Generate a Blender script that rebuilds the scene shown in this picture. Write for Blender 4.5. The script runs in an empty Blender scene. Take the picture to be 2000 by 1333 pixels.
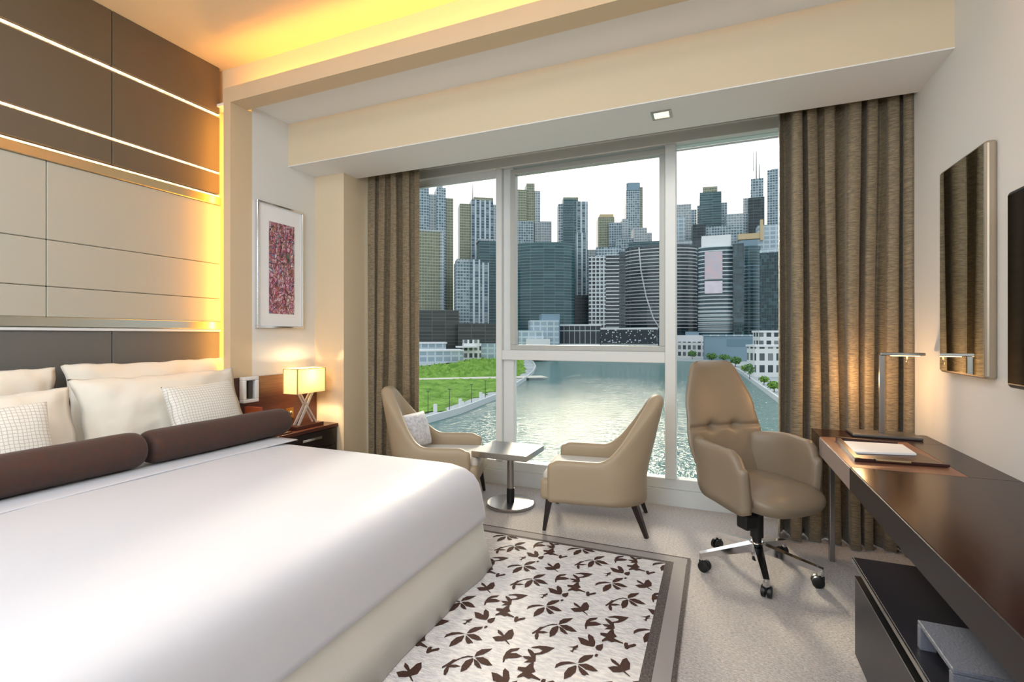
import bpy, bmesh, math, random
from mathutils import Vector, Matrix, noise
from mathutils.geometry import tessellate_polygon
random.seed(7)
PI = math.pi
R = math.radians
C = bpy.context.scene.collection
S = bpy.context.scene

# ------------------------------------------------------------------ camera, world, lights, exposure
CH = 1.3
YAW = R(22.7)
FPX = 955.0
cam = bpy.data.objects.new('camera', bpy.data.cameras.new('camera'))
C.objects.link(cam)
cam.location = (0, 0, CH)
cam.rotation_euler = (R(90), 0, YAW)
cam.data.sensor_width = 36
cam.data.lens = FPX * 36 / 2000
cam.data.shift_y = -11.5 / 2000
cam.data.clip_start = 0.02
cam.data.clip_end = 4000
S.camera = cam
S.view_settings.view_transform = 'Standard'
S.view_settings.look = 'None'
S.view_settings.gamma = 1
S.view_settings.use_curve_mapping = False
S.view_settings.exposure = 0.0

SN, CS = math.sin(YAW), math.cos(YAW)
def ray(px):
    t = (px - 1000) / FPX
    return (-SN + CS * t, CS + SN * t)
def at_y(px, py, Y):          # the point of the plane Y that the photo shows at a pixel
    a, b = ray(px); d = Y / b
    return Vector((a * d, Y, CH - (py - 655) / FPX * d))
def at_x(px, py, X):
    a, b = ray(px); d = X / a
    return Vector((X, b * d, CH - (py - 655) / FPX * d))
def at_z(px, py, Z):
    d = FPX * (CH - Z) / (py - 655); a, b = ray(px)
    return Vector((a * d, b * d, Z))
def at_d(px, py, d):
    a, b = ray(px)
    return Vector((a * d, b * d, CH - (py - 655) / FPX * d))

w = bpy.data.worlds.new('sky'); S.world = w
w.use_nodes = True
nt = w.node_tree; nt.nodes.clear()
def wn(t, **k):
    n = nt.nodes.new(t)
    for a, v in k.items(): setattr(n, a, v)
    return n
tc = wn('ShaderNodeTexCoord')
a_, b_ = ray(1110)
sd = Vector((a_, b_, 0.24)).normalized()
dot = wn('ShaderNodeVectorMath', operation='DOT_PRODUCT'); dot.inputs[1].default_value = sd
nt.links.new(tc.outputs['Generated'], dot.inputs[0])
mr = wn('ShaderNodeMapRange'); mr.inputs[1].default_value = 0.93; mr.inputs[2].default_value = 1.0
nt.links.new(dot.outputs['Value'], mr.inputs[0])
pw = wn('ShaderNodeMath', operation='POWER'); pw.inputs[1].default_value = 2.0
nt.links.new(mr.outputs[0], pw.inputs[0])
sep = wn('ShaderNodeSeparateXYZ'); nt.links.new(tc.outputs['Generated'], sep.inputs[0])
rmp = wn('ShaderNodeValToRGB')
nt.links.new(sep.outputs['Z'], rmp.inputs[0])
e = rmp.color_ramp.elements
e[0].position = 0.0; e[0].color = (0.84, 0.83, 0.84, 1)
e[1].position = 0.6; e[1].color = (0.78, 0.84, 0.95, 1)
e2 = rmp.color_ramp.elements.new(0.22); e2.color = (0.86, 0.85, 0.88, 1)
mx = wn('ShaderNodeMixRGB', blend_type='ADD'); mx.inputs[2].default_value = (1.0, 0.78, 0.50, 1)
nt.links.new(pw.outputs[0], mx.inputs[0]); nt.links.new(rmp.outputs[0], mx.inputs[1])
bg = wn('ShaderNodeBackground'); bg.inputs['Strength'].default_value = 1.4
nt.links.new(mx.outputs[0], bg.inputs[0])
ow = wn('ShaderNodeOutputWorld'); nt.links.new(bg.outputs[0], ow.inputs[0])

def area(name, loc, size, power, col, rot=(0, 0, 0)):
    L = bpy.data.lights.new(name, 'AREA'); L.shape = 'RECTANGLE'
    L.size, L.size_y = size; L.energy = power; L.color = col
    o = bpy.data.objects.new(name, L); C.objects.link(o)
    o.location = loc; o.rotation_euler = rot
    return o
area('ceiling_fill_light', (-1.4, 0.1, 3.30), (2.6, 2.2), 58, (0.80, 0.88, 1))  # unseen fill light added under the ceiling to brighten the room
area('rear_fill_light', (-0.9, -2.1, 2.3), (2.8, 1.6), 98, (0.80, 0.89, 1), (R(80), 0, R(8)))  # unseen fill added behind the camera, aimed towards the window
sun = bpy.data.lights.new('hazy_sun', 'SUN'); sun.energy = 3.6; sun.angle = R(9); sun.color = (1, 0.86, 0.66)
so = bpy.data.objects.new('hazy_sun', sun); C.objects.link(so)
so.rotation_euler = Vector((a_, b_, 0.37)).to_track_quat('Z', 'Y').to_euler()
so.location = (0, 300, 120)

# ------------------------------------------------------------------ materials
def lin(h):
    h = h.lstrip('#'); v = [int(h[i:i+2], 16) / 255 for i in (0, 2, 4)]
    return tuple((x / 12.92 if x <= 0.04045 else ((x + 0.055) / 1.055) ** 2.4) for x in v) + (1,)
class NT:
    def __init__(s, name):
        s.m = bpy.data.materials.new(name); s.m.use_nodes = True
        s.t = s.m.node_tree; s.b = s.t.nodes['Principled BSDF']; s.o = s.t.nodes['Material Output']
    def n(s, t, ins=None, **k):
        x = s.t.nodes.new(t)
        for a, v in k.items(): setattr(x, a, v)
        for a, v in (ins or {}).items():
            if hasattr(v, 'is_output'): s.t.links.new(v, x.inputs[a])
            else: x.inputs[a].default_value = v
        return x
    def l(s, a, b): s.t.links.new(a, b)
    def math(s, op, a, b=0.0):
        x = s.t.nodes.new('ShaderNodeMath'); x.operation = op
        for i, v in enumerate((a, b)):
            if hasattr(v, 'is_output'): s.l(v, x.inputs[i])
            else: x.inputs[i].default_value = v
        return x.outputs[0]
    def mix(s, f, a, b):
        x = s.t.nodes.new('ShaderNodeMixRGB')
        for i, v in enumerate((f, a, b)):
            if hasattr(v, 'is_output'): s.l(v, x.inputs[i])
            else: x.inputs[i].default_value = v
        return x.outputs[0]
def mat(name, col, rough=0.6, metal=0.0, spec=0.5, bump=None, var=None, sheen=0.0, coat=0.0):
    M = NT(name); b = M.b
    b.inputs['Base Color'].default_value = lin(col); b.inputs['Roughness'].default_value = rough
    b.inputs['Metallic'].default_value = metal; b.inputs['Specular IOR Level'].default_value = spec
    b.inputs['Sheen Weight'].default_value = sheen; b.inputs['Coat Weight'].default_value = coat
    if bump or var:
        co = M.n('ShaderNodeTexCoord').outputs['Object']
    if bump:
        sc, st, di = bump[:3]; stretch = bump[3] if len(bump) > 3 else (1, 1, 1)
        mp = M.n('ShaderNodeMapping', {'Vector': co, 'Scale': stretch})
        nz = M.n('ShaderNodeTexNoise', {'Vector': mp.outputs[0], 'Scale': sc, 'Detail': 3.0})
        bp = M.n('ShaderNodeBump', {'Height': nz.outputs['Fac'], 'Strength': st, 'Distance': di})
        M.l(bp.outputs[0], b.inputs['Normal'])
    if var:
        sc, c2 = var[:2]; stretch = var[2] if len(var) > 2 else (1, 1, 1)
        mp = M.n('ShaderNodeMapping', {'Vector': co, 'Scale': stretch})
        nz = M.n('ShaderNodeTexNoise', {'Vector': mp.outputs[0], 'Scale': sc, 'Detail': 4.0})
        rr = M.n('ShaderNodeMapRange', {'Value': nz.outputs['Fac'], 'From Min': 0.35, 'From Max': 0.65})
        M.l(M.mix(rr.outputs[0], lin(col), lin(c2)), b.inputs['Base Color'])
    return M.m
def emit(name, col, st):
    M = NT(name)
    M.b.inputs['Base Color'].default_value = lin(col)
    M.b.inputs['Emission Color'].default_value = lin(col); M.b.inputs['Emission Strength'].default_value = st
    return M.m

m_wall = mat('warm_white_paint', '#E4E2DD', 0.75, bump=(160, 0.15, 0.002))
m_white = mat('white_ceiling_paint', '#EEEEEC', 0.8)
m_beige = mat('beige_paint', '#DDCBAC', 0.75)
m_cream = mat('cream_cove_paint', '#EBD9B4', 0.75)
m_fin = mat('pale_oak_beige_trim', '#D8C2A0', 0.6)
m_carpet = mat('looped_beige_carpet', '#EAE1DC', 0.95, bump=(85, 1.0, 0.02, (1, 2.4, 1)), var=(70, '#C4B9B3', (1, 2.4, 1)), sheen=0.2)
m_panel_dark = mat('taupe_leather_panel', '#655846', 0.65, bump=(260, 0.12, 0.002))
m_panel_light = mat('ivory_linen_panel', '#B4AF9F', 0.7, bump=(300, 0.2, 0.002))
m_head = mat('grey_suede_headboard', '#66645F', 0.7, bump=(220, 0.15, 0.002))
m_seam = mat('dark_seam', '#4A443C', 0.8)
m_brass = mat('satin_champagne_metal', '#C9BC9C', 0.3, 1.0)
m_silver = mat('satin_silver_metal', '#BFC4BE', 0.3, 1.0)
m_alu = mat('white_lacquered_window_frame', '#DADDDB', 0.4, 0.0)
m_chrome = mat('polished_chrome', '#E4E4E6', 0.12, 1.0)
m_steel = mat('brushed_steel', '#A8A6A4', 0.28, 1.0, bump=(40, 0.1, 0.001, (1, 30, 1)))
m_duvet = mat('white_bed_linen', '#CFCFD5', 0.5, sheen=0.3, bump=(3.0, 0.18, 0.03))
m_skirt = mat('ivory_bed_skirt', '#DEDAD0', 0.85, sheen=0.2, bump=(150, 0.25, 0.002))
m_pillow = mat('ivory_cotton_pillowcase', '#E8E1D2', 0.75, sheen=0.3, bump=(7, 0.35, 0.02))
m_bolster = mat('brown_velvet', '#47281C', 0.8, sheen=0.12, bump=(120, 0.4, 0.003), var=(30, '#3E2A22'))
m_leather = mat('tan_leather', '#A8957B', 0.5, bump=(260, 0.12, 0.0015))
m_leather2 = mat('taupe_office_leather', '#8A7A66', 0.42, bump=(260, 0.12, 0.0015))
m_seatfab = mat('pale_seat_fabric', '#CDC6BC', 0.75, bump=(300, 0.2, 0.002))
m_wenge = mat('wenge_wood', '#231815', 0.35, bump=(14, 0.1, 0.002, (1, 12, 12)))
m_desk = mat('dark_mahogany_veneer', '#2E1712', 0.2, spec=0.15, var=(6, '#241310', (12, 0.8, 12)))
m_deskedge = mat('dark_grey_brown_lacquer', '#221C20', 0.38, spec=0.25)
m_inlay = mat('copper_brown_leather_inlay', '#8C5F49', 0.4, var=(8, '#7C5240', (10, 1, 1)))
m_cab = mat('charcoal_lacquer', '#26252B', 0.33, spec=0.3)
m_wood = mat('red_brown_wood_panel', '#5A3024', 0.35, var=(5, '#472218', (6, 1, 20)))
m_black = mat('black_plastic', '#111113', 0.45)
m_screen = mat('black_screen_glass', '#050507', 0.08)
m_paper = mat('white_paper', '#F4F4F4', 0.7)
m_plastic = mat('white_plastic', '#E8E8E6', 0.4)
m_leaf = mat('chocolate_wool_pile', '#3A2118', 0.95, bump=(260, 0.5, 0.004), var=(120, '#4A2E22'))
m_rug = mat('ivory_wool_pile', '#EAE6E2', 0.95, bump=(60, 0.8, 0.012, (1, 2.5, 1)), var=(26, '#CFCACB', (1, 3, 1)))
m_rugband = mat('grey_woven_border', '#9A9390', 0.9, bump=(300, 0.4, 0.003))
m_rugdark = mat('dark_brown_border', '#443A37', 0.9, bump=(300, 0.4, 0.003), var=(130, '#6A605C'))
m_boxgrey = mat('grey_textured_shell', '#666974', 0.5, bump=(160, 0.5, 0.003))
m_clearbar = mat('satin_acrylic_bar', '#D9D3CC', .3, .3)
m_mirror = mat('mirror_glass', '#C8CCC4', 0.02, 1.0)
m_ledamber = emit('amber_led', '#FFB650', 31)
m_lamp_in = emit('lamp_bulb', '#FFDFA8', 90)

def led_mat():
    M = NT('beaded_white_led')
    co = M.n('ShaderNodeTexCoord').outputs['Object']
    nz = M.n('ShaderNodeTexNoise', {'Vector': co, 'Scale': 60.0, 'Detail': 2.0})
    s = M.math('MULTIPLY', M.math('POWER', nz.outputs['Fac'], 2.0), 7.0)
    M.b.inputs['Emission Color'].default_value = lin('#FFD9A8')
    M.l(s, M.b.inputs['Emission Strength'])
    return M.m
m_led = led_mat()

def grid_fabric():
    M = NT('pearl_grid_fabric')
    co = M.n('ShaderNodeTexCoord').outputs['Object']
    nz = M.n('ShaderNodeTexNoise', {'Vector': co, 'Scale': 14.0})
    ad = M.n('ShaderNodeVectorMath', {0: co}, operation='ADD')
    sc = M.n('ShaderNodeVectorMath', {0: nz.outputs['Color'], 'Scale': 0.012}, operation='SCALE')
    M.l(sc.outputs[0], ad.inputs[1])
    sp = M.n('ShaderNodeSeparateXYZ', {0: ad.outputs[0]})
    def line(c):
        f = M.math('FRACT', M.math('MULTIPLY', c, 62.0))
        return M.math('LESS_THAN', f, 0.16)
    g = M.math('MAXIMUM', line(sp.outputs['X']), line(sp.outputs['Y']))
    M.l(M.mix(g, lin('#E9E5DC'), lin('#C2BBAE')), M.b.inputs['Base Color'])
    bp = M.n('ShaderNodeBump', {'Height': M.math('SUBTRACT', 1.0, g), 'Strength': 0.5, 'Distance': 0.004})
    M.l(bp.outputs[0], M.b.inputs['Normal'])
    M.b.inputs['Roughness'].default_value = 0.5; M.b.inputs['Sheen Weight'].default_value = 0.3
    return M.m
m_gridfab = grid_fabric()
m_jacq = mat('pale_jacquard', '#DAD8DA', 0.6, var=(45, '#B9B6BB'))

def curtain_mat():
    M = NT('bronze_silk_curtain')
    co = M.n('ShaderNodeTexCoord').outputs['Object']
    mp = M.n('ShaderNodeMapping', {'Vector': co, 'Scale': (16, 16, 130)})
    nz = M.n('ShaderNodeTexNoise', {'Vector': mp.outputs[0], 'Scale': 1.6, 'Detail': 3.0, 'Distortion': 0.8})
    rr = M.n('ShaderNodeMapRange', {'Value': nz.outputs['Fac'], 'From Min': 0.38, 'From Max': 0.62})
    M.l(M.mix(rr.outputs[0], lin('#6B5D49'), lin('#958465')), M.b.inputs['Base Color'])
    bp = M.n('ShaderNodeBump', {'Height': nz.outputs['Fac'], 'Strength': 0.7, 'Distance': 0.006})
    M.l(bp.outputs[0], M.b.inputs['Normal'])
    M.b.inputs['Roughness'].default_value = 0.42; M.b.inputs['Sheen Weight'].default_value = 0.25
    return M.m
m_curtain = curtain_mat()

def glass_mat():
    M = NT('window_glass')
    tr = M.n('ShaderNodeBsdfTransparent', {'Color': (0.96, 0.98, 0.97, 1)})
    gl = M.n('ShaderNodeBsdfGlossy', {'Color': (1, 1, 1, 1), 'Roughness': 0.02})
    lw = M.n('ShaderNodeLayerWeight', {'Blend': 0.15})
    f = M.math('MULTIPLY', lw.outputs['Fresnel'], 0.35)
    mxs = M.n('ShaderNodeMixShader', {0: f, 1: tr.outputs[0], 2: gl.outputs[0]})
    M.l(mxs.outputs[0], M.o.inputs['Surface'])
    return M.m
m_glass = glass_mat()
def shade_mat():
    M = NT('cream_lamp_shade')
    d = M.n('ShaderNodeBsdfDiffuse', {'Color': lin('#F7EBD0')})
    t = M.n('ShaderNodeBsdfTranslucent', {'Color': lin('#FFF4DC')})
    mxs = M.n('ShaderNodeMixShader', {0: 0.6, 1: d.outputs[0], 2: t.outputs[0]})
    M.l(mxs.outputs[0], M.o.inputs['Surface'])
    return M.m
m_shade = shade_mat()
def art_mat():
    M = NT('abstract_print')
    co = M.n('ShaderNodeTexCoord').outputs['Object']
    mp = M.n('ShaderNodeMapping', {'Vector': co, 'Scale': (1, 1.6, 1)})
    n1 = M.n('ShaderNodeTexNoise', {'Vector': mp.outputs[0], 'Scale': 8.0, 'Detail': 6.0, 'Distortion': 1.2})
    v = M.n('ShaderNodeTexVoronoi', {'Vector': mp.outputs[0], 'Scale': 26.0})
    r = M.n('ShaderNodeValToRGB', {0: n1.outputs['Fac']})
    r.color_ramp.interpolation = 'CONSTANT'
    cols = [(0, '#2A2230'), (0.36, '#7A1F33'), (0.43, '#A8344A'), (0.49, '#D9B6C4'), (0.53, '#B03048'), (0.58, '#3E4F86'), (0.62, '#E8DEE2'), (0.67, '#C8553A')]
    r.color_ramp.elements[0].color = lin(cols[0][1])
    r.color_ramp.elements[1].position = cols[1][0]; r.color_ramp.elements[1].color = lin(cols[1][1])
    for p, c in cols[2:]:
        x = r.color_ramp.elements.new(p); x.color = lin(c)
    h = M.n('ShaderNodeHueSaturation', {'Color': v.outputs['Color'], 'Saturation': 0.5})
    ed = M.n('ShaderNodeTexVoronoi', {'Vector': mp.outputs[0], 'Scale': 26.0}, feature='DISTANCE_TO_EDGE')
    c1 = M.mix(0.18, r.outputs[0], h.outputs[0])
    c2 = M.mix(M.math('LESS_THAN', ed.outputs[0], 0.045), c1, lin('#2B2030'))
    M.l(c2, M.b.inputs['Base Color']); M.b.inputs['Roughness'].default_value = 0.5
    return M.m
m_art = art_mat()

# ------------------------------------------------------------------ mesh helpers
def obj(name, bm, m, parent=None, smooth=False, recalc=True, sub=0, auto=None):
    if recalc: bmesh.ops.recalc_face_normals(bm, faces=bm.faces)
    me = bpy.data.meshes.new(name); bm.to_mesh(me); bm.free()
    for x in (m if isinstance(m, (list, tuple)) else [m]): me.materials.append(x)
    if smooth:
        for p in me.polygons: p.use_smooth = True
    if auto is not None: me.set_sharp_from_angle(angle=R(auto))
    o = bpy.data.objects.new(name, me); C.objects.link(o)
    if parent: o.parent = parent
    if sub:
        md = o.modifiers.new('smooth', 'SUBSURF'); md.levels = sub; md.render_levels = sub
    return o
def thing(name, label, cat, loc=(0, 0, 0), rotz=0, group=None):
    o = bpy.data.objects.new(name, None); C.objects.link(o)
    o.location = loc; o.rotation_euler = (0, 0, rotz); o.empty_display_size = 0.1
    o['label'] = label; o['category'] = cat
    if group: o['group'] = group
    return o
def tag(o, label, cat, group=None, kind=None):
    o['label'] = label; o['category'] = cat
    if group: o['group'] = group
    if kind: o['kind'] = kind
    return o
def struct(name, bm, m, parent=None, **k):
    o = obj(name, bm, m, parent, **k)
    if not parent: o['kind'] = 'structure'
    return o
def B(): return bmesh.new()
def bx(bm, x0, x1, y0, y1, z0, z1, bev=0.0, seg=2, M=None, mi=0):
    r = bmesh.ops.create_cube(bm, size=1)
    vs = r['verts']
    for v in vs:
        v.co = Vector(((x0 + x1) / 2 + v.co.x * (x1 - x0), (y0 + y1) / 2 + v.co.y * (y1 - y0), (z0 + z1) / 2 + v.co.z * (z1 - z0)))
    fs = list({f for v in vs for f in v.link_faces})
    if bev > 0:
        es = list({e for f in fs for e in f.edges})
        rr = bmesh.ops.bevel(bm, geom=es, offset=bev, segments=seg, affect='EDGES', profile=0.5)
        fs = list({f for f in rr['faces']} | {f for f in fs if f.is_valid})
        vs = list({v for f in fs for v in f.verts})
        # whole island
        st = list(vs); seen = set(vs)
        while st:
            v = st.pop()
            for e_ in v.link_edges:
                o = e_.other_vert(v)
                if o not in seen: seen.add(o); st.append(o)
        vs = list(seen); fs = list({f for v in vs for f in v.link_faces})
    if M is not None:
        for v in vs: v.co = M @ v.co
    for f in fs: f.material_index = mi
    return vs
def box(name, x0, x1, y0, y1, z0, z1, m, parent=None, bev=0.0, seg=2, **k):
    bm = B(); bx(bm, x0, x1, y0, y1, z0, z1, bev, seg)
    return obj(name, bm, m, parent, **k)
def rings(bm, rs, close=True, cap0=True, cap1=True):
    V = [[bm.verts.new(p) for p in r] for r in rs]
    n = len(V[0])
    for a, b in zip(V[:-1], V[1:]):
        for i in range(n if close else n - 1):
            j = (i + 1) % n
            bm.faces.new((a[i], a[j], b[j], b[i]))
    if cap0 and close: bm.faces.new(V[0][::-1])
    if cap1 and close: bm.faces.new(V[-1])
    return V
def lathe(bm, prof, c=(0, 0, 0), n=28, cap=True):
    return rings(bm, [[(c[0] + r * math.cos(2 * PI * i / n), c[1] + r * math.sin(2 * PI * i / n), c[2] + z) for i in range(n)] for r, z in prof], True, cap, cap)
def tube(bm, pts, r, n=10):
    pts = [Vector(p) for p in pts]; rs = r if isinstance(r, (list, tuple)) else [r] * len(pts)
    out = []
    up = None
    for i, p in enumerate(pts):
        t = (pts[min(i + 1, len(pts) - 1)] - pts[max(i - 1, 0)]).normalized()
        if up is None: up = Vector((0, 0, 1)) if abs(t.z) < 0.9 else Vector((1, 0, 0))
        a = t.cross(up).normalized(); b = a.cross(t).normalized(); up = b
        out.append([p + (a * math.cos(2 * PI * k / n) + b * math.sin(2 * PI * k / n)) * rs[i] for k in range(n)])
    return rings(bm, out)
def bar(bm, p0, p1, w0, h0, w1=None, h1=None, side=None):
    p0, p1 = Vector(p0), Vector(p1); w1 = w1 or w0; h1 = h1 or h0
    t = (p1 - p0).normalized()
    a = Vector(side) if side else (t.cross(Vector((0, 0, 1))) if abs(t.z) < 0.95 else Vector((1, 0, 0)))
    a = (a - t * a.dot(t)).normalized(); b = a.cross(t)
    f = lambda p, w_, h_: [p + a * sx * w_ / 2 + b * sy * h_ / 2 for sx, sy in ((-1, -1), (1, -1), (1, 1), (-1, 1))]
    rings(bm, [f(p0, w0, h0), f(p1, w1, h1)])
def interp(t, tab):
    if t <= tab[0][0]: return tab[0][1]
    for (a, x), (b, y) in zip(tab[:-1], tab[1:]):
        if t <= b:
            u = (t - a) / (b - a); u = u * u * (3 - 2 * u)
            return x + (y - x) * u
    return tab[-1][1]
def shell(bm, path, zb, zt, th, lean=None, rows=6):
    """upholstered wall that follows a plan path; zb/zt/th are functions of the index fraction"""
    P = [Vector((p[0], p[1], 0)) for p in path]; n = len(P); L = [0]
    for i in range(1, n): L.append(L[-1] + (P[i] - P[i - 1]).length)
    stations = []
    for i in range(n):
        t = (P[min(i + 1, n - 1)] - P[max(i - 1, 0)]).normalized()
        stations.append((P[i], t, L[i] / L[-1], 1.0))
    p, t, u, _ = stations[0]; h = th(u) / 2
    pre = [(p - t * h * s, t, u, c) for s, c in ((1.0, 0.05), (0.8, 0.6), (0.4, 0.9))]
    p, t, u, _ = stations[-1]; h = th(u) / 2
    post = [(p + t * h * s, t, u, c) for s, c in ((0.4, 0.9), (0.8, 0.6), (1.0, 0.05))]
    out = []
    for p, t, u, k in pre + stations + post:
        nrm = Vector((t.y, -t.x, 0)); h = th(u) / 2; b_, T = zb(u), zt(u)
        hk = h * k
        T2 = T - h * (1 - k) * 0.8; b2 = b_ + h * (1 - k) * 0.5
        pr = [(hk, b2 + (T2 - h - b2) * j / rows) for j in range(rows + 1)]
        pr += [(hk * math.cos(a), T2 - h + h * math.sin(a)) for a in (R(35), R(65), R(90), R(115), R(145))]
        pr += [(-hk, b2 + (T2 - h - b2) * j / rows) for j in range(rows, -1, -1)]
        out.append([p + nrm * o + Vector((0, 0, z)) + (Vector(lean(p, nrm, z)) if lean else Vector()) for o, z in pr])
    rings(bm, out)
def pillow(w_, h_, t_, flange=0.0, seed=0, n=34, wr=0.02, pinch=0.05):
    bm = B(); top = []; bot = []
    for j in range(n + 1):
        a = []; b = []
        for i in range(n + 1):
            u = -1 + 2 * i / n; v = -1 + 2 * j / n
            u = math.copysign(abs(u) ** 0.85, u); v = math.copysign(abs(v) ** 0.85, v)
            x = w_ / 2 * u * (1 - pinch * (1 - v * v)); y = h_ / 2 * v * (1 - pinch * (1 - u * u))
            fu = max(0, 1 - (abs(u) / (1 - flange)) ** 2.4); fv = max(0, 1 - (abs(v) / (1 - flange)) ** 2.4)
            z = t_ / 2 * (fu * fv) ** 0.5 + 0.004
            q = noise.noise(Vector((x * 5 + seed * 3.1, y * 5, seed))) * wr + noise.noise(Vector((x * 14, y * 14 + seed, seed))) * wr * 0.35
            edge = (i in (0, n) or j in (0, n))
            wv = noise.noise(Vector((x * 9 + seed, y * 9, 4))) * 0.012 if flange else 0
            if edge: z = 0
            p = bm.verts.new((x + wv, y + wv, z + q + wv))
            a.append(p); b.append(p if edge else bm.verts.new((x + wv, y + wv, -z + q + wv)))
        top.append(a); bot.append(b)
    for j in range(n):
        for i in range(n):
            bm.faces.new((top[j][i], top[j][i + 1], top[j + 1][i + 1], top[j + 1][i]))
            try: bm.faces.new((bot[j][i], bot[j + 1][i], bot[j + 1][i + 1], bot[j][i + 1]))
            except ValueError: pass
    return bm

# ------------------------------------------------------------------ room shell
XR, XL, XN = 1.06, -3.56, -3.25          # right wall, headboard wall, nook wall
YB, YW = -2.6, 3.95                      # back wall, window plane
ZC = 3.34
def sbox(name, *a, m=m_wall, **k):
    bm = B(); bx(bm, *a); return struct(name, bm, m, **k)
sbox('floor', XL - .3, XR + .3, YB - .2, 4.15, -0.2, 0, m=m_carpet)
sbox('ceiling', XL - .3, XR + .3, YB - .2, 2.72, ZC, ZC + .2, m=m_cream)
sbox('wall_right', XR, XR + .25, YB, 4.15, 0, ZC)
sbox('wall_left', XL - .2, XL, YB, 2.75, 0, ZC, m=m_cream)
sbox('wall_back', XL - .2, XR + .25, YB - .2, YB, 0, ZC)
sbox('wall_nook', XN - .4, XN, 2.66, 4.15, 0, 3.06)
sbox('trim_1', XN, -2.93, 3.29, 4.1, 0, 3.06, m=m_beige)            # pilaster beside the curtain
sbox('trim_2', XL, XR, 2.62, 4.15, 3.055, ZC + .2, m=m_cream)       # cove fascia above the window bay
sbox('trim_3', XL, XR, 2.56, 4.15, 3.035, 3.055, m=m_white)         # lowered ceiling of the window bay
sbox('trim_4', -3.255, XR, 3.0, 3.46, 2.69, 3.035, m=[m_beige])     # soffit box
sbox('trim_5', -3.255, XR, 2.998, 3.46, 2.684, 2.69, m=m_white)     # its white underside
# portal: lip + fin
bm = B(); bx(bm, -3.32, XR, 2.48, 2.50, 2.99, 3.10); bx(bm, -3.32, XR, 2.50, 2.62, 2.99, 3.03)
struct('trim_6', bm, m_fin)
bm = B(); bx(bm, -3.32, XN, 2.48, 2.50, 0, 2.99); bx(bm, -3.27, XN, 2.50, 2.66, 0, 2.99)
struct('trim_7', bm, m_fin)
box('cove_light_strip', -3.24, XR, 2.535, 2.555, 3.035, 3.05, m_ledamber)
tag(bpy.data.objects['cove_light_strip'], 'amber light strip hidden in the ceiling cove above the window bay', 'light strip')
box('wall_light_strip', -3.40, -3.385, 2.56, 2.58, 0.5, 2.97, m_ledamber)
tag(bpy.data.objects['wall_light_strip'], 'amber vertical light strip behind the beige fin beside the headboard wall', 'light strip')

# ------------------------------------------------------------------ headboard wall
XP = -3.50
hw = thing('wall_panelling', 'tall panelled wall with taupe, ivory and grey upholstered sections behind the bed', 'wall panel', (XP, 1.0, 0))
def hp(name, y0, y1, z0, z1, m, dx=0.0, label=None):
    bm = B(); bx(bm, XL, XP + dx, y0, y1, z0, z1, 0.004, 1)
    o = obj(name, bm, m, hw); o.matrix_parent_inverse = Matrix.Translation((-XP, -1.0, 0))
    if label: o['label'] = label
    return o
YE = 2.585
for (z0, z1) in ((2.99, ZC), (2.545, 2.96), (2.375, 2.525)):
    for (y0, y1) in ((-0.6, 1.862), (1.866, YE)):
        hp('upper_panel', y0, y1, z0, z1, m_panel_dark)
for (y0, y1) in ((-0.6, 1.532), (1.535, YE)):
    for (z0, z1) in ((1.842, 2.285), (1.577, 1.839), (1.402, 1.574)):
        hp('middle_panel', y0, y1, z0, z1, m_panel_light, 0.01)
for (y0, y1) in ((-0.6, 1.862), (1.866, YE)):
    hp('headboard_panel', y0, y1, 0.3, 1.325, m_head, 0.0)
hp('upper_rail', -0.6, YE, 2.285, 2.345, m_brass, 0.022, 'champagne metal rail')
hp('lower_rail', -0.6, YE, 1.345, 1.402, m_silver, 0.02, 'silver metal rail')
hp('white_strip', -0.6, YE, 1.325, 1.345, m_plastic, 0.012)  # plain white strip below the silver rail
for z, r_, lb in ((2.975, .0035, 'topmost thin line of beaded light across the taupe wall panels'), (2.535, .0035, 'middle thin line of beaded light between the taupe wall panels'), (2.358, .0035, 'lowest beaded light line just above the champagne rail')):
    bm = B(); bx(bm, XP - 0.02, XP + 0.004, -0.6, YE - .01, z - r_, z + r_)
    tag(obj('light_line', bm, m_led), lb, 'light strip', 'beaded light lines on the panelled wall')

# ------------------------------------------------------------------ window
yf = YW
win = B()
def wf(x0, x1, z0, z1, y0=yf - .03, y1=yf + .06, bev=.004): bx(win, x0, x1, y0, y1, z0, z1, bev, 1)
ML0, ML1 = at_y(973, 600, yf).x, at_y(1000, 600, yf).x
MR0, MR1 = at_y(1300, 600, yf).x, at_y(1321, 600, yf).x
zs, zh = 0.20, 2.76
wf(-2.93, XR, 2.76, 3.035, yf - .05, yf + .1)
wf(-2.93, XR, 2.845, 2.87, yf - .062, yf + .1)
wf(-2.93, XR, 0.12, zs)
struct('window_1', win, m_alu)
wo = bpy.data.objects['window_1']
def wpart(name, m, fn):
    bm = B(); fn(bm); o = obj(name, bm, m, wo); return o
wpart('window_mullion', m_alu, lambda b: (bx(b, ML0, ML0 + .055, yf - .05, yf + .07, zs, zh, .004, 1), bx(b, ML0 + .055, ML1 + .02, yf - .01, yf + .06, zs, zh, .004, 1)))
wpart('window_mullion', m_alu, lambda b: bx(b, MR0, MR1, yf - .05, yf + .07, zs, zh, .004, 1))
wpart('window_mullion', m_alu, lambda b: bx(b, -2.93, -2.87, yf - .05, yf + .07, zs, zh, .004, 1))
wpart('window_mullion', m_alu, lambda b: bx(b, XR - .08, XR, yf - .05, yf + .07, zs, zh, .004, 1))
wpart('window_transom', m_alu, lambda b: bx(b, ML0 + .055, MR0, yf - .045, yf + .06, 1.085, 1.17, .004, 1))
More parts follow.
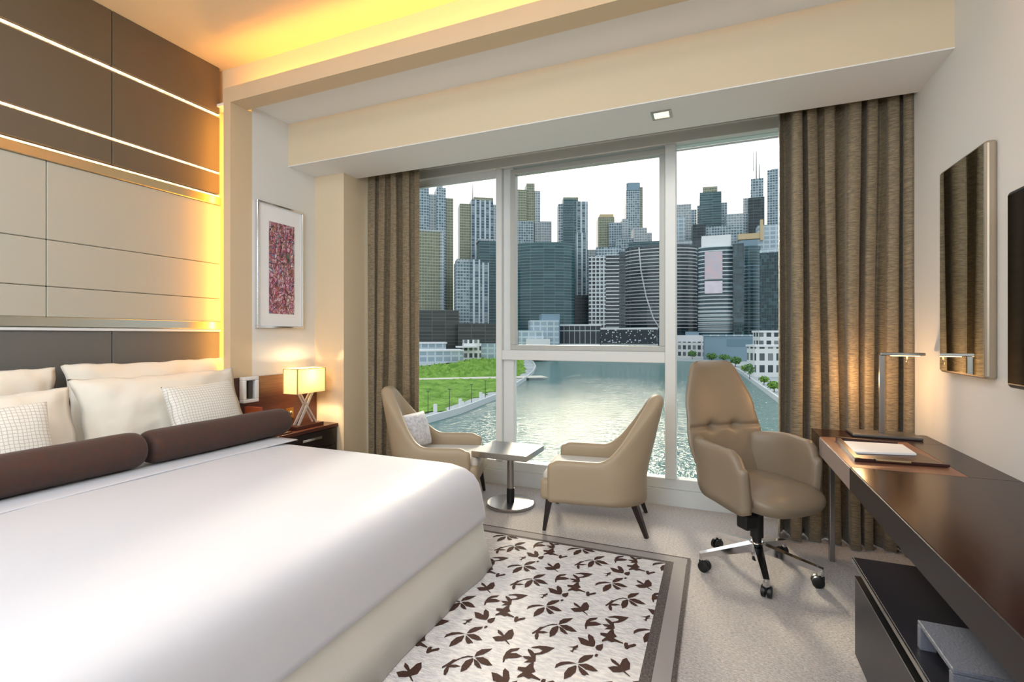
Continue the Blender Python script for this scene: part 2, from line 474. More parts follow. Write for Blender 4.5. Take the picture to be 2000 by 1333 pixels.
def sash(b):
    x0, x1, z0, z1 = ML1 - .005, MR0, 1.17, 2.74; t = .045
    for a in ((x0, x1, z0, z0 + t), (x0, x1, z1 - t, z1), (x0, x0 + t, z0 + t, z1 - t), (x1 - t, x1, z0 + t, z1 - t)):
        bx(b, a[0], a[1], yf - .03, yf + .04, a[2], a[3], .004, 1)
wpart('window_sash', mat('grey_sash_frame', '#B4B6B1', .4), sash)
wo.children[-1]['label'] = 'greyer opening sash of the middle pane'
wpart('window_transom', m_alu, lambda b: bx(b, MR1, XR - .08, yf + .0, yf + .02, 2.716, 2.724))
wpart('window_transom', m_alu, lambda b: bx(b, -2.87, ML0, yf + .0, yf + .03, 2.70, 2.76))
for x0, x1, z0, z1 in ((-2.87, ML0, zs, 2.76), (ML0 + .06, MR0, zs, 1.085), (ML1 + .04, MR0 - .045, 1.215, 2.695), (MR1, XR - .08, zs, 2.76)):
    wpart('window_glass', m_glass, lambda b: bx(b, x0, x1, yf + .018, yf + .024, z0, z1))
sbox('baseboard_window', -2.93, XR, 3.90, 4.12, 0, 0.12, m=m_alu)
sbox('trim_8', -2.93, XR, 3.46, 4.12, 3.035, 3.06, m=m_white)

# downlight
dl = thing('ceiling_downlight', 'square recessed downlight in the white soffit above the window', 'light', (-.318, 3.19, 2.684))
bm = B()
for a in ((-.06, .06, -.06, -.045), (-.06, .06, .045, .06), (-.06, -.045, -.045, .045), (.045, .06, -.045, .045)): bx(bm, *a, -.006, 0)
obj('frame', bm, m_steel, dl)
box('diffuser', -.045, .045, -.045, .045, -.002, 0.0, emit('downlight_diffuser', '#FFE9C8', 1.3), dl)

dlt = bpy.data.lights.new('downlight_light', 'AREA'); dlt.shape = 'SQUARE'; dlt.size = .08; dlt.energy = 5; dlt.color = (1, .95, .88)
dlo = bpy.data.objects.new('downlight_light', dlt); C.objects.link(dlo); dlo.location = (-.318, 3.19, 2.675)

# ------------------------------------------------------------------ curtains
def curtain(label, x0, x1, y0, z0, z1, per, amp, seed, group):
    rnd = random.Random(seed)
    ph = [0]; xs = []
    nx = int((x1 - x0) / per * 24); pts = []; phase = rnd.random() * 6
    for i in range(nx + 1):
        x = x0 + (x1 - x0) * i / nx
        phase += 2 * PI / 24 * (0.62 + 0.75 * abs(noise.noise(Vector((x * 5.3, seed, 0.5)))) * 2)
        pts.append((x, phase))
    bm = B(); rows = 30; V = []
    for j in range(rows + 1):
        t = j / rows; z = z0 + (z1 - z0) * t; r_ = []
        for i, (x, p) in enumerate(pts):
            a = amp * (0.75 + 0.25 * math.sin(p * 0.31 + seed)) * (1.0 - 0.25 * t)
            y = y0 + a - 2 * a * abs(math.sin((p + 0.25 * math.sin(t * 3 + x * 9)) / 2)) ** .75 + 0.012 * noise.noise(Vector((x * 7, t * 3, seed)))
            xx = x + 0.022 * math.sin(2 * p) * 0.6 + 0.02 * math.sin(t * 2.6 + i * 0.05 + seed) * math.sin(PI * i / nx)
            r_.append(bm.verts.new((min(xx, x1), y, z)))
        V.append(r_)
    for a, b in zip(V[:-1], V[1:]):
        for i in range(nx): bm.faces.new((a[i], a[i + 1], b[i + 1], b[i]))
    o = obj('curtain', bm, m_curtain, smooth=True)
    md = o.modifiers.new('thick', 'SOLIDIFY'); md.thickness = 0.004; md.offset = 0
    tag(o, label, 'curtain', group)
    return o
curtain('bronze silk curtain gathered at the left of the window, beside the framed print', -2.91, -2.37, 3.62, 0.01, 3.03, .105, .08, 3, 'floor length window curtains')
curtain('bronze silk curtain gathered at the right of the window, behind the desk lamp', .36, 1.057, 3.60, 0.01, 3.03, .105, .10, 5, 'floor length window curtains')

# ------------------------------------------------------------------ framed print
pa, pb = at_x(497, 520, XN), at_x(588, 520, XN)
fy0, fy1, fz0, fz1 = pa.y, pb.y, 1.355, 2.335
pr = thing('framed_print', 'tall abstract red and blue print in a silver frame with white mat', 'picture', (XN, (fy0 + fy1) / 2, 1.355))
hy = (fy1 - fy0) / 2; hz = fz1 - fz0
bm = B(); t = .016
for a in ((-hy, hy, 0, t), (-hy, hy, hz - t, hz), (-hy, -hy + t, t, hz - t), (hy - t, hy, t, hz - t)): bx(bm, 0, .032, a[0], a[1], a[2], a[3], .002, 1)
obj('frame', bm, m_chrome, pr)
box('mat_board', .004, .018, -hy + .01, hy - .01, .01, hz - .01, m_paper, pr)
box('print', .018, .020, -hy + .115, hy - .09, .115, hz - .14, m_art, pr)

# ------------------------------------------------------------------ nightstand and what stands on it
sbox('trim_9', XN, XN + .02, 2.5, 3.29, 0.3, .985, m=m_wood)
ns = thing('nightstand', 'dark wood nightstand with a slim drawer in the nook beside the bed', 'nightstand', (-3.12, 2.87, 0))
def np_(name, a, m, **k): return box(name, *a, m, ns, **k)
np_('top', (-.11, .135, -.31, .415, .52, .55), m_wood, bev=.003)
np_('body', (-.11, .115, -.31, .41, .06, .52), m_wenge, bev=.003)
np_('plinth', (-.10, .09, -.35, .39, .0, .06), m_wenge)
dr = np_('drawer', (.115, .13, -.305, .40, .38, .515), m_wenge, bev=.002)
bm = B(); bx(bm, .13, .145, .02, .22, .455, .475, .003); h_ = obj('handle', bm, m_chrome, dr)
np_('door', (.115, .13, -.305, .40, .07, .375), m_wenge, bev=.002)

lc = at_x(592, 740, -3.09)
tl = thing('table_lamp', 'lit bedside lamp with a cream box shade on crossed chrome bars', 'lamp', (-3.09, 3.02, .55))
box('base', -.055, .055, -.14, .15, 0, .028, m_wood, tl, bev=.003)
for (a, b) in ((-.09, .10), (.10, -.09)):
    for x in (-.022, .022):
        bm = B(); bar(bm, (x, a, .028), (x * .6, b * .8, .30), .012, .018 if a < 0 else .010, side=(1, 0, 0)); obj('crossed_bar', bm, m_clearbar, tl)
box('shade_carrier', -.03, .03, -.09, .09, .296, .303, m_chrome, tl)
bm = B(); t = .004; X, Y, z0, z1 = .073, .147, .285, .482
bx(bm, -X, X, -Y, -Y + t, z0, z1); bx(bm, -X, X, Y - t, Y, z0, z1); bx(bm, -X, -X + t, -Y + t, Y - t, z0, z1); bx(bm, X - t, X, -Y + t, Y - t, z0, z1)
bx(bm, -X + .016, X - .016, -Y + .02, Y - .02, z1 - .006, z1 - .003)
sh = obj('lamp_shade', bm, m_shade, tl)
bm = B(); m_shtrim = mat('olive_shade_trim', '#B9A86A', 0.7)
for sx in (-1, 1):
    for sy in (-1, 1): bx(bm, sx * X - .003, sx * X + .003, sy * Y - .003, sy * Y + .003, z0, z1)
    bx(bm, sx * X - .0025, sx * X + .0025, -Y, Y, z1 - .003, z1 + .001)
    bx(bm, -X, X, sx * Y - .0025, sx * Y + .0025, z1 - .003, z1 + .001)
obj('shade_trim', bm, m_shtrim, sh)
bm = B(); bmesh.ops.create_uvsphere(bm, u_segments=16, v_segments=10, radius=.028, matrix=Matrix.Translation((0, 0, .39)))
obj('bulb', bm, m_lamp_in, tl, smooth=True)
pl = bpy.data.lights.new('table_lamp_light', 'POINT'); pl.energy = 34; pl.color = (1, .74, .44); pl.shadow_soft_size = .04
po = bpy.data.objects.new('table_lamp_light', pl); C.objects.link(po); po.location = (-3.09, 3.02, .99)

ph = thing('wall_phone_holder', 'white square frame holder with grey slot on the wood panel beside the pillows', 'telephone', (XN + .02, 2.60, .80))
bm = B()
for a in ((-.065, .065, 0, .025), (-.065, .065, .165, .19), (-.065, -.04, .025, .165), (.035, .065, .025, .165)): bx(bm, 0, .05, a[0], a[1], a[2], a[3], .004, 1)
obj('frame', bm, m_plastic, ph)
box('slot', 0.002, .012, -.045, .045, .02, .17, m_steel, ph)
box('handset', .014, .036, -.012, .018, .03, .16, m_seam, ph, bev=.006)
box('red_book', XN + .05, XN + .20, 2.555, 2.585, .551, .775, mat('orange_red_board', '#A8502E', .6), bev=.002)
tag(bpy.data.objects['red_book'], 'orange-red upright folder standing under the white wall holder', 'folder')
tb = thing('tissue_box', 'small wooden box with a white paper tissue end beside the wall socket', 'box', (-3.15, 2.755, .55))
box('body', -.05, .05, -.09, .11, 0, .075, mat('walnut_box', '#9C6A3C', .5), tb, bev=.003)
box('tissue', -.04, .055, -.13, -.088, 0, .07, m_paper, tb, bev=.01)
sk = thing('wall_socket', 'brass socket plate with round knob on the dark wood wall panel', 'socket', (XN + .02, 2.99, .62))
box('plate', 0, .008, -.04, .04, 0, .085, mat('aged_brass', '#A87A3C', .35, .9), sk, bev=.002)
bm = B(); lathe(bm, [(.016, 0), (.016, .012), (.010, .018)], n=16)
o = obj('knob', bm, m_brass, sk, smooth=True); o.rotation_euler = (0, R(90), 0); o.location = (.008, .005, .045)
box('notepad', -3.07, -3.0, 2.64, 2.80, .551, .562, m_wood, bev=.002)
tag(bpy.data.objects['notepad'], 'small brown notepad lying at the front edge of the nightstand', 'notepad')

# ------------------------------------------------------------------ bed
bed = thing('bed', 'wide double bed with smooth white cover and ivory skirt', 'bed', (-2.35, 1.45, 0))
def rrect(x0, x1, y0, y1, r, z, n=8, amp=0, k=60):
    P = []
    for cx, cy, a0 in ((x1 - r, y1 - r, 0), (x0 + r, y1 - r, 90), (x0 + r, y0 + r, 180), (x1 - r, y0 + r, 270)):
        for i in range(n + 1):
            a = R(a0 + 90 * i / n); P.append((cx + r * math.cos(a), cy + r * math.sin(a)))
    # subdivide straights
    out = []
    for i, p in enumerate(P):
        q = P[(i + 1) % len(P)]; L = math.dist(p, q); m = max(1, int(L / .06))
        for s in range(m): out.append((p[0] + (q[0] - p[0]) * s / m, p[1] + (q[1] - p[1]) * s / m, z))
    return out
BX0, BX1, BY0, BY1 = -3.46, -1.185, .38, 2.505
def ring_at(ins, z, r, n0=None):
    return rrect(BX0 + ins, BX1 - ins, BY0 + ins, BY1 - ins, r, z)
# constant point count: build outer ring then shrink towards it
base = ring_at(0, 0, .10)
def shrink(ins, z, wav=0.0):
    out = []
    cx, cy = (BX0 + BX1) / 2, (BY0 + BY1) / 2; hx, hy = (BX1 - BX0) / 2, (BY1 - BY0) / 2
    for i, (x, y, _) in enumerate(base):
        fx, fy = (hx - ins) / hx, (hy - ins) / hy
        wv = wav * math.sin(i * 0.9) * (0.5 + noise.noise(Vector((x * 3, y * 3, 0))))
        out.append((cx + (x - cx) * fx + wv, cy + (y - cy) * fy + wv, z))
    return out
prof = [(1.0, .628), (.7, .627), (.45, .624), (.28, .616), (.18, .603), (.115, .583), (.07, .556), (.04, .522), (.02, .478), (.008, .42), (.0, .36), (-.006, .31), (-.008, .285), (.004, .275), (.02, .283)]
bm = B(); rings(bm, [shrink(i, z) for i, z in prof], cap1=False)
for v in bm.verts:
    if v.co.z > .6: v.co.z += noise.noise(v.co * 1.7) * .006
o = obj('bed_cover', bm, m_duvet, bed, smooth=True); o.matrix_parent_inverse = Matrix.Translation((2.35, -1.45, 0))
bm = B(); rings(bm, [shrink(i, z, wv) for i, z, wv in ((.012, .33, 0), (.008, .28, 0), (-.008, .15, .003), (-.032, .012, .008))])
o = obj('bed_skirt', bm, m_skirt, bed, smooth=True); o.matrix_parent_inverse = Matrix.Translation((2.35, -1.45, 0))
# sheet turned back in front of bolsters
bm = B(); V = []
for i in range(2):
    pass
ys = [BY0 + .12 + (BY1 - BY0 - .26) * i / 30 for i in range(31)]
rings(bm, [[(-2.80, y, .625), (-2.80, y, .632), (-2.50 + .012 * math.sin(y * 3), y, .631), (-2.485 + .012 * math.sin(y * 3), y, .627)] for y in ys])
o = obj('top_sheet_fold', bm, m_duvet, bed, smooth=True); o.matrix_parent_inverse = Matrix.Translation((2.35, -1.45, 0))

def place(o, loc, lean, yaw, label, cat, group):
    # local x = width, local y = height, local z = thickness; stands leaning against the wall behind (-X)
    o.matrix_world = Matrix.Translation(loc) @ Matrix.Rotation(yaw, 4, 'Z') @ Matrix.Rotation(-R(lean), 4, 'Y') @ Matrix(((0, 0, 1, 0), (1, 0, 0, 0), (0, 1, 0, 0), (0, 0, 0, 1)))
    tag(o, label, cat, group); return o
PG = 'white pillows against the headboard'
place(obj('pillow', pillow(1.0, .50, .13, .09, 1), m_pillow, smooth=True), (-3.37, 1.04, .875), 10, 0, 'ivory pillow standing at the back left, against the headboard behind another pillow', 'pillow', PG)
place(obj('pillow', pillow(.98, .51, .13, .09, 2), m_pillow, smooth=True), (-3.37, 2.05, .885), 10, 0, 'tall ivory pillow at the back right, nearest the beige fin and mostly hidden', 'pillow', PG)
place(obj('pillow', pillow(.84, .42, .20, .08, 3), m_pillow, smooth=True), (-3.08, 1.06, .83), 26, 0, 'ivory front left pillow leaning behind the left chequered cushion', 'pillow', PG)
place(obj('pillow', pillow(.96, .46, .22, .07, 4), m_pillow, smooth=True), (-3.12, 1.975, .85), 22, 0, 'large ivory front right pillow behind the right chequered cushion', 'pillow', PG)
CG = 'small chequered cushions on the bed'
place(obj('throw_cushion', pillow(.44, .36, .14, 0, 5, wr=.006), m_gridfab, smooth=True), (-2.865, 1.06, .82), 24, R(-4), 'small pearl cushion with a fine grid pattern at the left edge of the photo', 'cushion', CG)
place(obj('throw_cushion', pillow(.46, .37, .14, 0, 6, wr=.006), m_gridfab, smooth=True), (-2.885, 2.04, .83), 22, R(4), 'small pearl cushion with a fine grid pattern on the right half of the bed', 'cushion', CG)
def bolster(y0, y1, x, z, r_, label, sd, yaw=0):
    bm = B(); n = 36; prof = [(0.02, 0), (.6, .0), (.86, .012), (.97, .04)]
    L = y1 - y0; R_ = []
    st = [(0, .25), (0.0, .7), (.012, .9), (.035, .985)] + [(.035 + (L - .07) * i / 22, 1) for i in range(1, 22)] + [(L - .035, .985), (L - .012, .9), (L, .7), (L, .25)]
    for s, k in st:
        ring = []
        for i in range(24):
            a = 2 * PI * i / 24
            q = 1 + .05 * noise.noise(Vector((s * 4 + sd, math.cos(a), math.sin(a))))
            ring.append((r_ * k * q * 1.05 * math.cos(a), s - L / 2, r_ * k * q * .95 * math.sin(a)))
        R_.append(ring)
    rings(bm, R_)
    o = obj('bolster', bm, m_bolster, smooth=True, sub=1); o.location = (x, (y0 + y1) / 2, z); o.rotation_euler = (0, 0, yaw)
    tag(o, label, 'bolster', 'long velvet bolsters across the bed')
bolster(.62, 1.56, -2.70, .724, .095, 'left brown velvet bolster lying across the bed, cut off by the photo edge', 1)
bolster(1.58, 2.46, -2.70, .722, .093, 'right greyish brown velvet bolster lying in front of the chequered cushion', 9)

# ------------------------------------------------------------------ rug
RX1, RY1 = -.138, 3.005
rug = B()
bx(rug, -2.2, RX1, .2, RY1, .0, .008, mi=0)
def strip(x0, x1, y0, y1, z, mi):
    f = rug.faces.new([rug.verts.new(p) for p in ((x0, y0, z), (x1, y0, z), (x1, y1, z), (x0, y1, z))]); f.material_index = mi
IX, IY = -.268, 2.895
for (a, b, mi) in ((0, .019, 3), (.019, .086, 2), (.086, IX * -1 + RX1, 3)):
    strip(RX1 - b, RX1 - a, .2, RY1 - min(a, .1), .0085, mi)
for (a, b, mi) in ((0, .014, 3), (.014, .085, 2), (.085, RY1 - IY, 3)):
    strip(-2.2, RX1 - (a / .11) * .13, RY1 - b, RY1 - a, .0088, mi)
polys = [
 [(150,583),(165,555),(210,538),(275,535),(340,549),(270,553),(205,563)],
 [(220,660),(228,615),(265,580),(330,562),(338,570),(325,610),(280,640)],
 [(352,545),(370,515),(410,493),(490,488),(480,505),(430,530),(380,545)],
 [(498,492),(515,480),(533,487),(522,500),(505,503)],
 [(350,555),(420,550),(470,568),(515,603),(470,605),(410,590)],
 [(348,562),(385,585),(420,610),(438,632),(415,626),(400,635),(378,630),(355,600)],
 [(600,577),(650,568),(690,570),(640,540),(632,512),(670,530),(705,560),(735,520),(770,510),(795,550),(785,590),(750,600),(740,603),(782,640),(772,640),(725,607),(700,612),(640,610)],
 [(470,738),(420,733),(370,745),(320,765),(290,765),(260,790),(205,825),(210,840),(250,820),(232,855),(240,890),(262,895),(275,860),(272,830),(320,832),(380,822),(330,808),(280,808),(310,785),(360,758),(420,745),(465,748)],
 [(480,743),(490,705),(530,680),(630,673),(605,695),(560,722)],
 [(470,752),(410,775),(385,820),(388,870),(440,850),(470,810),(482,765)],
 [(490,748),(560,745),(610,765),(670,815),(620,815),(560,800),(520,775)],
 [(482,760),(515,775),(545,800),(578,842),(540,835),(500,810)],
 [(755,790),(748,745),(765,700),(800,675),(885,668),(865,690),(820,700),(800,712),(860,712),(925,738),(880,752),(800,755),(772,760),(770,785)],
 [(925,735),(985,738),(1010,745),(960,690),(960,675),(1000,690),(1045,725),(1058,780),(1030,795),(1000,790),(950,790),(985,768),(950,755)],
 [(980,662),(1060,650),(1130,655),(1205,668),(1150,705),(1100,722),(1042,727),(1030,714),(1080,705),(1100,690),(1060,672),(1000,670)],
 [(1045,790),(1052,830),(1080,865),(1045,880),(1145,930),(1140,940),(1060,918),(1030,925),(980,905),(925,918),(925,900),(965,870),(910,850),(908,825),(980,830),(1010,800)],
 [(1150,940),(1165,925),(1192,930),(1195,955),(1260,938),(1280,950),(1270,965),(1210,980),(1185,998),(1160,985)],
 [(675,870),(730,880),(790,910),(778,860),(790,837),(835,865),(858,920),(850,965),(830,970),(770,960),(710,940)],
 [(855,975),(870,955),(935,940),(935,985),(910,1012),(870,1000)],
 [(570,968),(630,968),(680,950),(680,975),(650,990),(685,995),(640,1000),(625,1028),(590,1010),(620,1005),(625,978)]]
lf = B()
W = [[at_z(1000 + u / 5.268, 1080 + v / 5.268, .009) for u, v in P_] for P_ in polys]
for ia in range(-6, 7):
    for ib in range(-4, 8):
        dx, dy = ia * .494 + ib * .2465, -ib * .339
        if not (-1.6 < dx - .7 < .6 and .2 < dy + 2.2 < 3.1): continue
        for P_ in W:
            vs_ = [lf.verts.new((p.x + dx, p.y + dy, .0092)) for p in P_]
            for tri in tessellate_polygon([[Vector((v.co.x, v.co.y, 0)) for v in vs_]]):
                f = lf.faces.new([vs_[q] for q in tri]); f.material_index = 1
for co, no in (((IX, 0, 0), (1, 0, 0)), ((0, IY, 0), (0, 1, 0))):
    bmesh.ops.bisect_plane(lf, geom=lf.verts[:] + lf.edges[:] + lf.faces[:], plane_co=co, plane_no=no, clear_outer=True)
bmesh.ops.recalc_face_normals(rug, faces=rug.faces)
tmp = bpy.data.meshes.new('t'); lf.to_mesh(tmp); lf.free(); rug.from_mesh(tmp); bpy.data.meshes.remove(tmp)
for f in rug.faces:
    f.normal_update()
    if f.calc_center_median().z > .0081 and f.normal.z < 0: f.normal_flip()
o = obj('rug', rug, [m_rug, m_leaf, m_rugband, m_rugdark], recalc=False)
tag(o, 'ivory rug with brown leaf pattern and grey border beside the bed', 'rug')

# ------------------------------------------------------------------ lounge chairs
def make_chair(label, group):
    t = thing('lounge_chair', label, 'chair', group=group)
    pts = []
    hw_, xb, xf, r_ = .285, -.285, .27, .20
    N = 16
    for i in range(N): pts.append((xf + (xb + r_ - xf) * i / N, -hw_))
    for i in range(N + 1):
        a = R(-90 - 90 * i / N); pts.append((xb + r_ + r_ * math.cos(a), -hw_ + r_ + r_ * math.sin(a)))
    for i in range(1, 6): pts.append((xb, (-hw_ + r_) * (1 - 2 * i / 6)))
    mir = [(x, -y) for x, y in reversed(pts[:2 * N + 1])]
    pts += mir
    P = [Vector((a, b)) for a, b in pts]; L = [0]
    for i in range(1, len(P)): L.append(L[-1] + (P[i] - P[i - 1]).length)
    T = L[-1]
    def zt(u):
        l = abs(u - .5) * T
        q = max(0, min(1, (l - .11) / .37)); q = q * q * q * (q * (6 * q - 15) + 10)
        e_ = max(0, (l - (T / 2 - .05)) / .05)
        return .895 - .417 * q - .02 * e_ * e_ - .25 * l * l * (1 - q)
    zb = lambda u: .205
    th = lambda u: .062 + .045 * interp(abs(u - .5) * T, [(0, 1), (.45, 0)])
    def lean(p, n, z):
        b = max(0, -n.x if n.x < 0 else 0)
        b = max(0.0, min(1.0, (-p.x + .02) / .28)); b = b * b * (3 - 2 * b)
        s = max(0, z - .38)
        return (-.21 * s * b - .03 * s, 0 if abs(p.y) < .01 else -.30 * s * b * p.y / .25, 0)
    # path runs clockwise seen from above, so the shell's outer side is the +normal
    bm = B(); shell(bm, pts, zb, zt, th, lean, 8)
    obj('backrest', bm, m_leather, t, smooth=True)
    bm = B(); bx(bm, -.24, .345, -.25, .25, .205, .388, .04, 4)
    for v in bm.verts:
        if v.co.z > .33: v.co.z += .02 * max(0, 1 - ((v.co.x - .05) / .3) ** 2) * max(0, 1 - (v.co.y / .26) ** 2)
        if v.co.x > .2 and v.co.z < .3: v.co.x -= .015
    obj('seat', bm, m_seatfab, t, smooth=True)
    bm = B(); bx(bm, .255, .352, -.29, .29, .205, .345, .03, 3); obj('front_rail', bm, m_leather, t, smooth=True)
    for sx, sy in ((1, 1), (1, -1), (-1, 1), (-1, -1)):
        bm = B()
        x0, y0 = (.29, .25) if sx > 0 else (-.27, .20)
        x1, y1 = (.325, .27) if sx > 0 else (-.335, .235)
        if sx < 0: x0 = -x0 * sx * 1; x0 = -.25
        bar(bm, (x0, sy * y0, .225), (x1, sy * y1, 0), .042, .042, .022, .022)
        obj('leg', bm, m_wenge, t)
    return t
c1 = make_chair('tan lounge chair with empty seat, standing centre with its side towards us', 'tan lounge chairs at the small table')
c1.location = (-.775, 3.40, 0); c1.rotation_euler = (0, 0, R(188))
def copy_tree(o, parent=None):
    c = o.copy(); C.objects.link(c); c.parent = parent
    for ch in [x for x in bpy.data.objects if x.parent == o]: copy_tree(ch, c)
    return c
c2 = copy_tree(c1); c2.location = (-2.02, 3.33, 0); c2.rotation_euler = (0, 0, R(18))
c2['label'] = 'tan lounge chair holding a pale cushion, between the left curtain and the small table'
o = obj('lounge_cushion', pillow(.37, .27, .13, 0, 8, wr=.004, pinch=.02), m_jacq, smooth=True)
place(o, (-2.20, 3.235, .55), 18, R(-6), 'small pale jacquard cushion leaning on the back of the left lounge chair', 'cushion', None)

# side table
st = thing('side_table', 'small square brushed metal table between the two lounge chairs', 'table', (-1.455, 3.45, 0), R(0))
bm = B(); lathe(bm, [(.178, 0), (.184, .004), (.184, .020), (.178, .025), (.04, .027)], n=48); obj('base', bm, m_steel, st, smooth=True, auto=30)
bm = B(); lathe(bm, [(.030, .026), (.030, .13)], n=24); obj('pole_sleeve', bm, m_black, st, smooth=True, auto=30)
bm = B(); lathe(bm, [(.026, .13), (.026, .395)], n=24); obj('pole', bm, m_steel, st, smooth=True, auto=30)
bm = B(); bx(bm, -.235, .205, -.20, .19, .392, .435, .003, 2); obj('tabletop', bm, m_steel, st)

# ------------------------------------------------------------------ office chair
oc = thing('office_chair', 'taupe leather high-back swivel chair on a chrome star base at the desk', 'chair', (.205, 3.01, 0), R(-50))
# local +x = front
bm = B(); lathe(bm, [(.03, .085), (.042, .095), (.042, .15), (.03, .165)], n=20); obj('base_hub', bm, m_chrome, oc, smooth=True, auto=40)
bm = B(); lathe(bm, [(.024, .06), (.024, .24)], n=16); lathe(bm, [(.034, .19), (.034, .34)], n=20); obj('gas_lift', bm, m_black, oc, smooth=True, auto=40)
for k in range(5):
    a = R(60 + 72 * k + 48)
    d = Vector((math.cos(a), math.sin(a), 0)); s_ = Vector((-d.y, d.x, 0))
    bm = B()
    bar(bm, d * .03 + Vector((0, 0, .135)), d * .31 + Vector((0, 0, .088)), .045, .045, .028, .022, side=s_)
    bx(bm, -.011, .011, -.011, .011, .052, .088, M=Matrix.Translation(d * .30))
    lg = obj('leg', bm, m_chrome, oc)
    yaw = a + R(70 + 31 * k); e_ = Vector((math.cos(yaw), math.sin(yaw), 0)); ax = Vector((-e_.y, e_.x, 0))
    bm = B()
    for q in (-1, 1):
        c0 = d * .30 + e_ * .014 + ax * q * .014 + Vector((0, 0, .029))
        rr = []
        for off, rad in ((-.011, .022), (-.008, .029), (.008, .029), (.011, .022)):
            rr.append([c0 + ax * off + (e_ * math.cos(2 * PI * i / 20) + Vector((0, 0, 1)) * math.sin(2 * PI * i / 20)) * rad for i in range(20)])
        rings(bm, rr)
    bx(bm, -.012, .012, -.012, .012, .03, .058, M=Matrix.Translation(d * .30))
    obj('caster', bm, m_black, lg, smooth=True, auto=40)
bm = B(); bx(bm, -.10, .11, -.085, .085, .345, .385, .006); bx(bm, -.14, -.02, -.035, .035, .31, .36, .006)
bx(bm, .02, .10, -.16, -.08, .27, .35, .012); bx(bm, .0, .10, .09, .15, .33, .36, .006)
obj('tilt_mechanism', bm, m_black, oc)
bm = B(); tube(bm, [(.04, .10, .35), (.05, .24, .335)], .006, 8); tube(bm, [(.05, .22, .336), (.05, .27, .334)], .012, 8); obj('lever', bm, m_black, oc, smooth=True)
# seat
def superring(cx, hx, hy, z, n=40, p=3.2, fr=1.0):
    out = []
    for i in range(n):
        a = 2 * PI * i / n; c_, s_ = math.cos(a), math.sin(a)
        x = math.copysign(abs(c_) ** (2 / p), c_) * hx; y = math.copysign(abs(s_) ** (2 / p), s_) * hy
        out.append((cx + x, y, z))
    return out
bm = B()
rr = [superring(.02, .20, .17, .385), superring(.02, .25, .215, .40), superring(.025, .275, .24, .435), superring(.028, .285, .25, .465), superring(.025, .28, .245, .487), superring(.02, .24, .20, .503), superring(.02, .13, .11, .508)]
rings(bm, rr)
for v in bm.verts:
    if v.co.x > .15: v.co.z -= .028 * ((v.co.x - .15) / .15) ** 2
obj('seat', bm, m_leather2, oc, smooth=True, sub=1)
# backrest: leaning trapezoid, slightly hollow, with a seam and two tufts
def back(bm):
    nu, nv = 40, 66
    def surf(u, v, side):
        # u -1..1 across, v 0..1 up
        z = .44 + v * .70
        hw_ = interp(v, [(0, .215), (.35, .265), (.6, .245), (1, .165)])
        c_ = (1 - (1 - min(1, (1 - v) / .12)) ** 2.2) if v > .88 else 1
        if v > .88:
            hw_ *= .66 + .34 * math.sqrt(max(0, c_))
        x0 = -.235 - .115 * v - .05 * v * v
        x = x0 + .055 * u * u * (1 - .4 * v)
        th_ = .040 * (1 - abs(u) ** 4) ** .5 * min(1, math.sqrt(max(0, (1 - v) / .05)))
        th_ = max(th_, 0.004)
        x2 = x + side * th_
        if side > 0:
            x2 -= .016 * math.exp(-((v - .45) / .014) ** 2) * (1 if abs(u) < .97 else 0)
            for tu in (-.33, .33): x2 -= .030 * math.exp(-(((u - tu) * .25) ** 2 + ((v - .45) * .7) ** 2) / .0007)
        return (x2, u * hw_, z)
    F = [[None] * (nu + 1) for _ in range(nv + 1)]; G = [[None] * (nu + 1) for _ in range(nv + 1)]
    vv = [0] + [i / nv for i in range(1, nv)] + [1]
    for j in range(nv + 1):
        v = vv[j]
        for i in range(nu + 1):
            u = math.sin(PI / 2 * (-1 + 2 * i / nu))
            F[j][i] = bm.verts.new(surf(u, v, 1)); G[j][i] = bm.verts.new(surf(u, v, -1))
    for j in range(nv):
        for i in range(nu):
            bm.faces.new((F[j][i], F[j][i + 1], F[j + 1][i + 1], F[j + 1][i])); bm.faces.new((G[j][i], G[j + 1][i], G[j + 1][i + 1], G[j][i + 1]))
        bm.faces.new((F[j][0], F[j + 1][0], G[j + 1][0], G[j][0])); bm.faces.new((F[j][nu], G[j][nu], G[j + 1][nu], F[j + 1][nu]))
    for i in range(nu):
        bm.faces.new((F[0][i], G[0][i], G[0][i + 1], F[0][i + 1])); bm.faces.new((F[nv][i], F[nv][i + 1], G[nv][i + 1], G[nv][i]))
bm = B(); back(bm); obj('backrest', bm, m_leather2, oc, smooth=True)
for sgn in (-1, 1):
    pts = []
    for i in range(22):
        u = i / 21
        f_ = .20 if sgn < 0 else .13
        x = f_ - u * (f_ + .225)
        y = .275 - (0 if u < .45 else .10 * ((u - .45) / .55) ** 2) - .012 * (1 - u)
        pts.append((x, sgn * y))
    if sgn > 0: pts = pts
    bm = B()
    shell(bm, pts, lambda u: interp(u, [(0, .405), (.55, .425), (1, .47)]), lambda u: interp(u, [(0, .64), (.05, .69), (.13, .718), (.6, .728), (1, .72)]), lambda u: .062, lambda p, n, z: (0, math.copysign(.10 * (z - .45), p.y), 0), 6)
    obj('armrest', bm, m_leather2, oc, smooth=True)

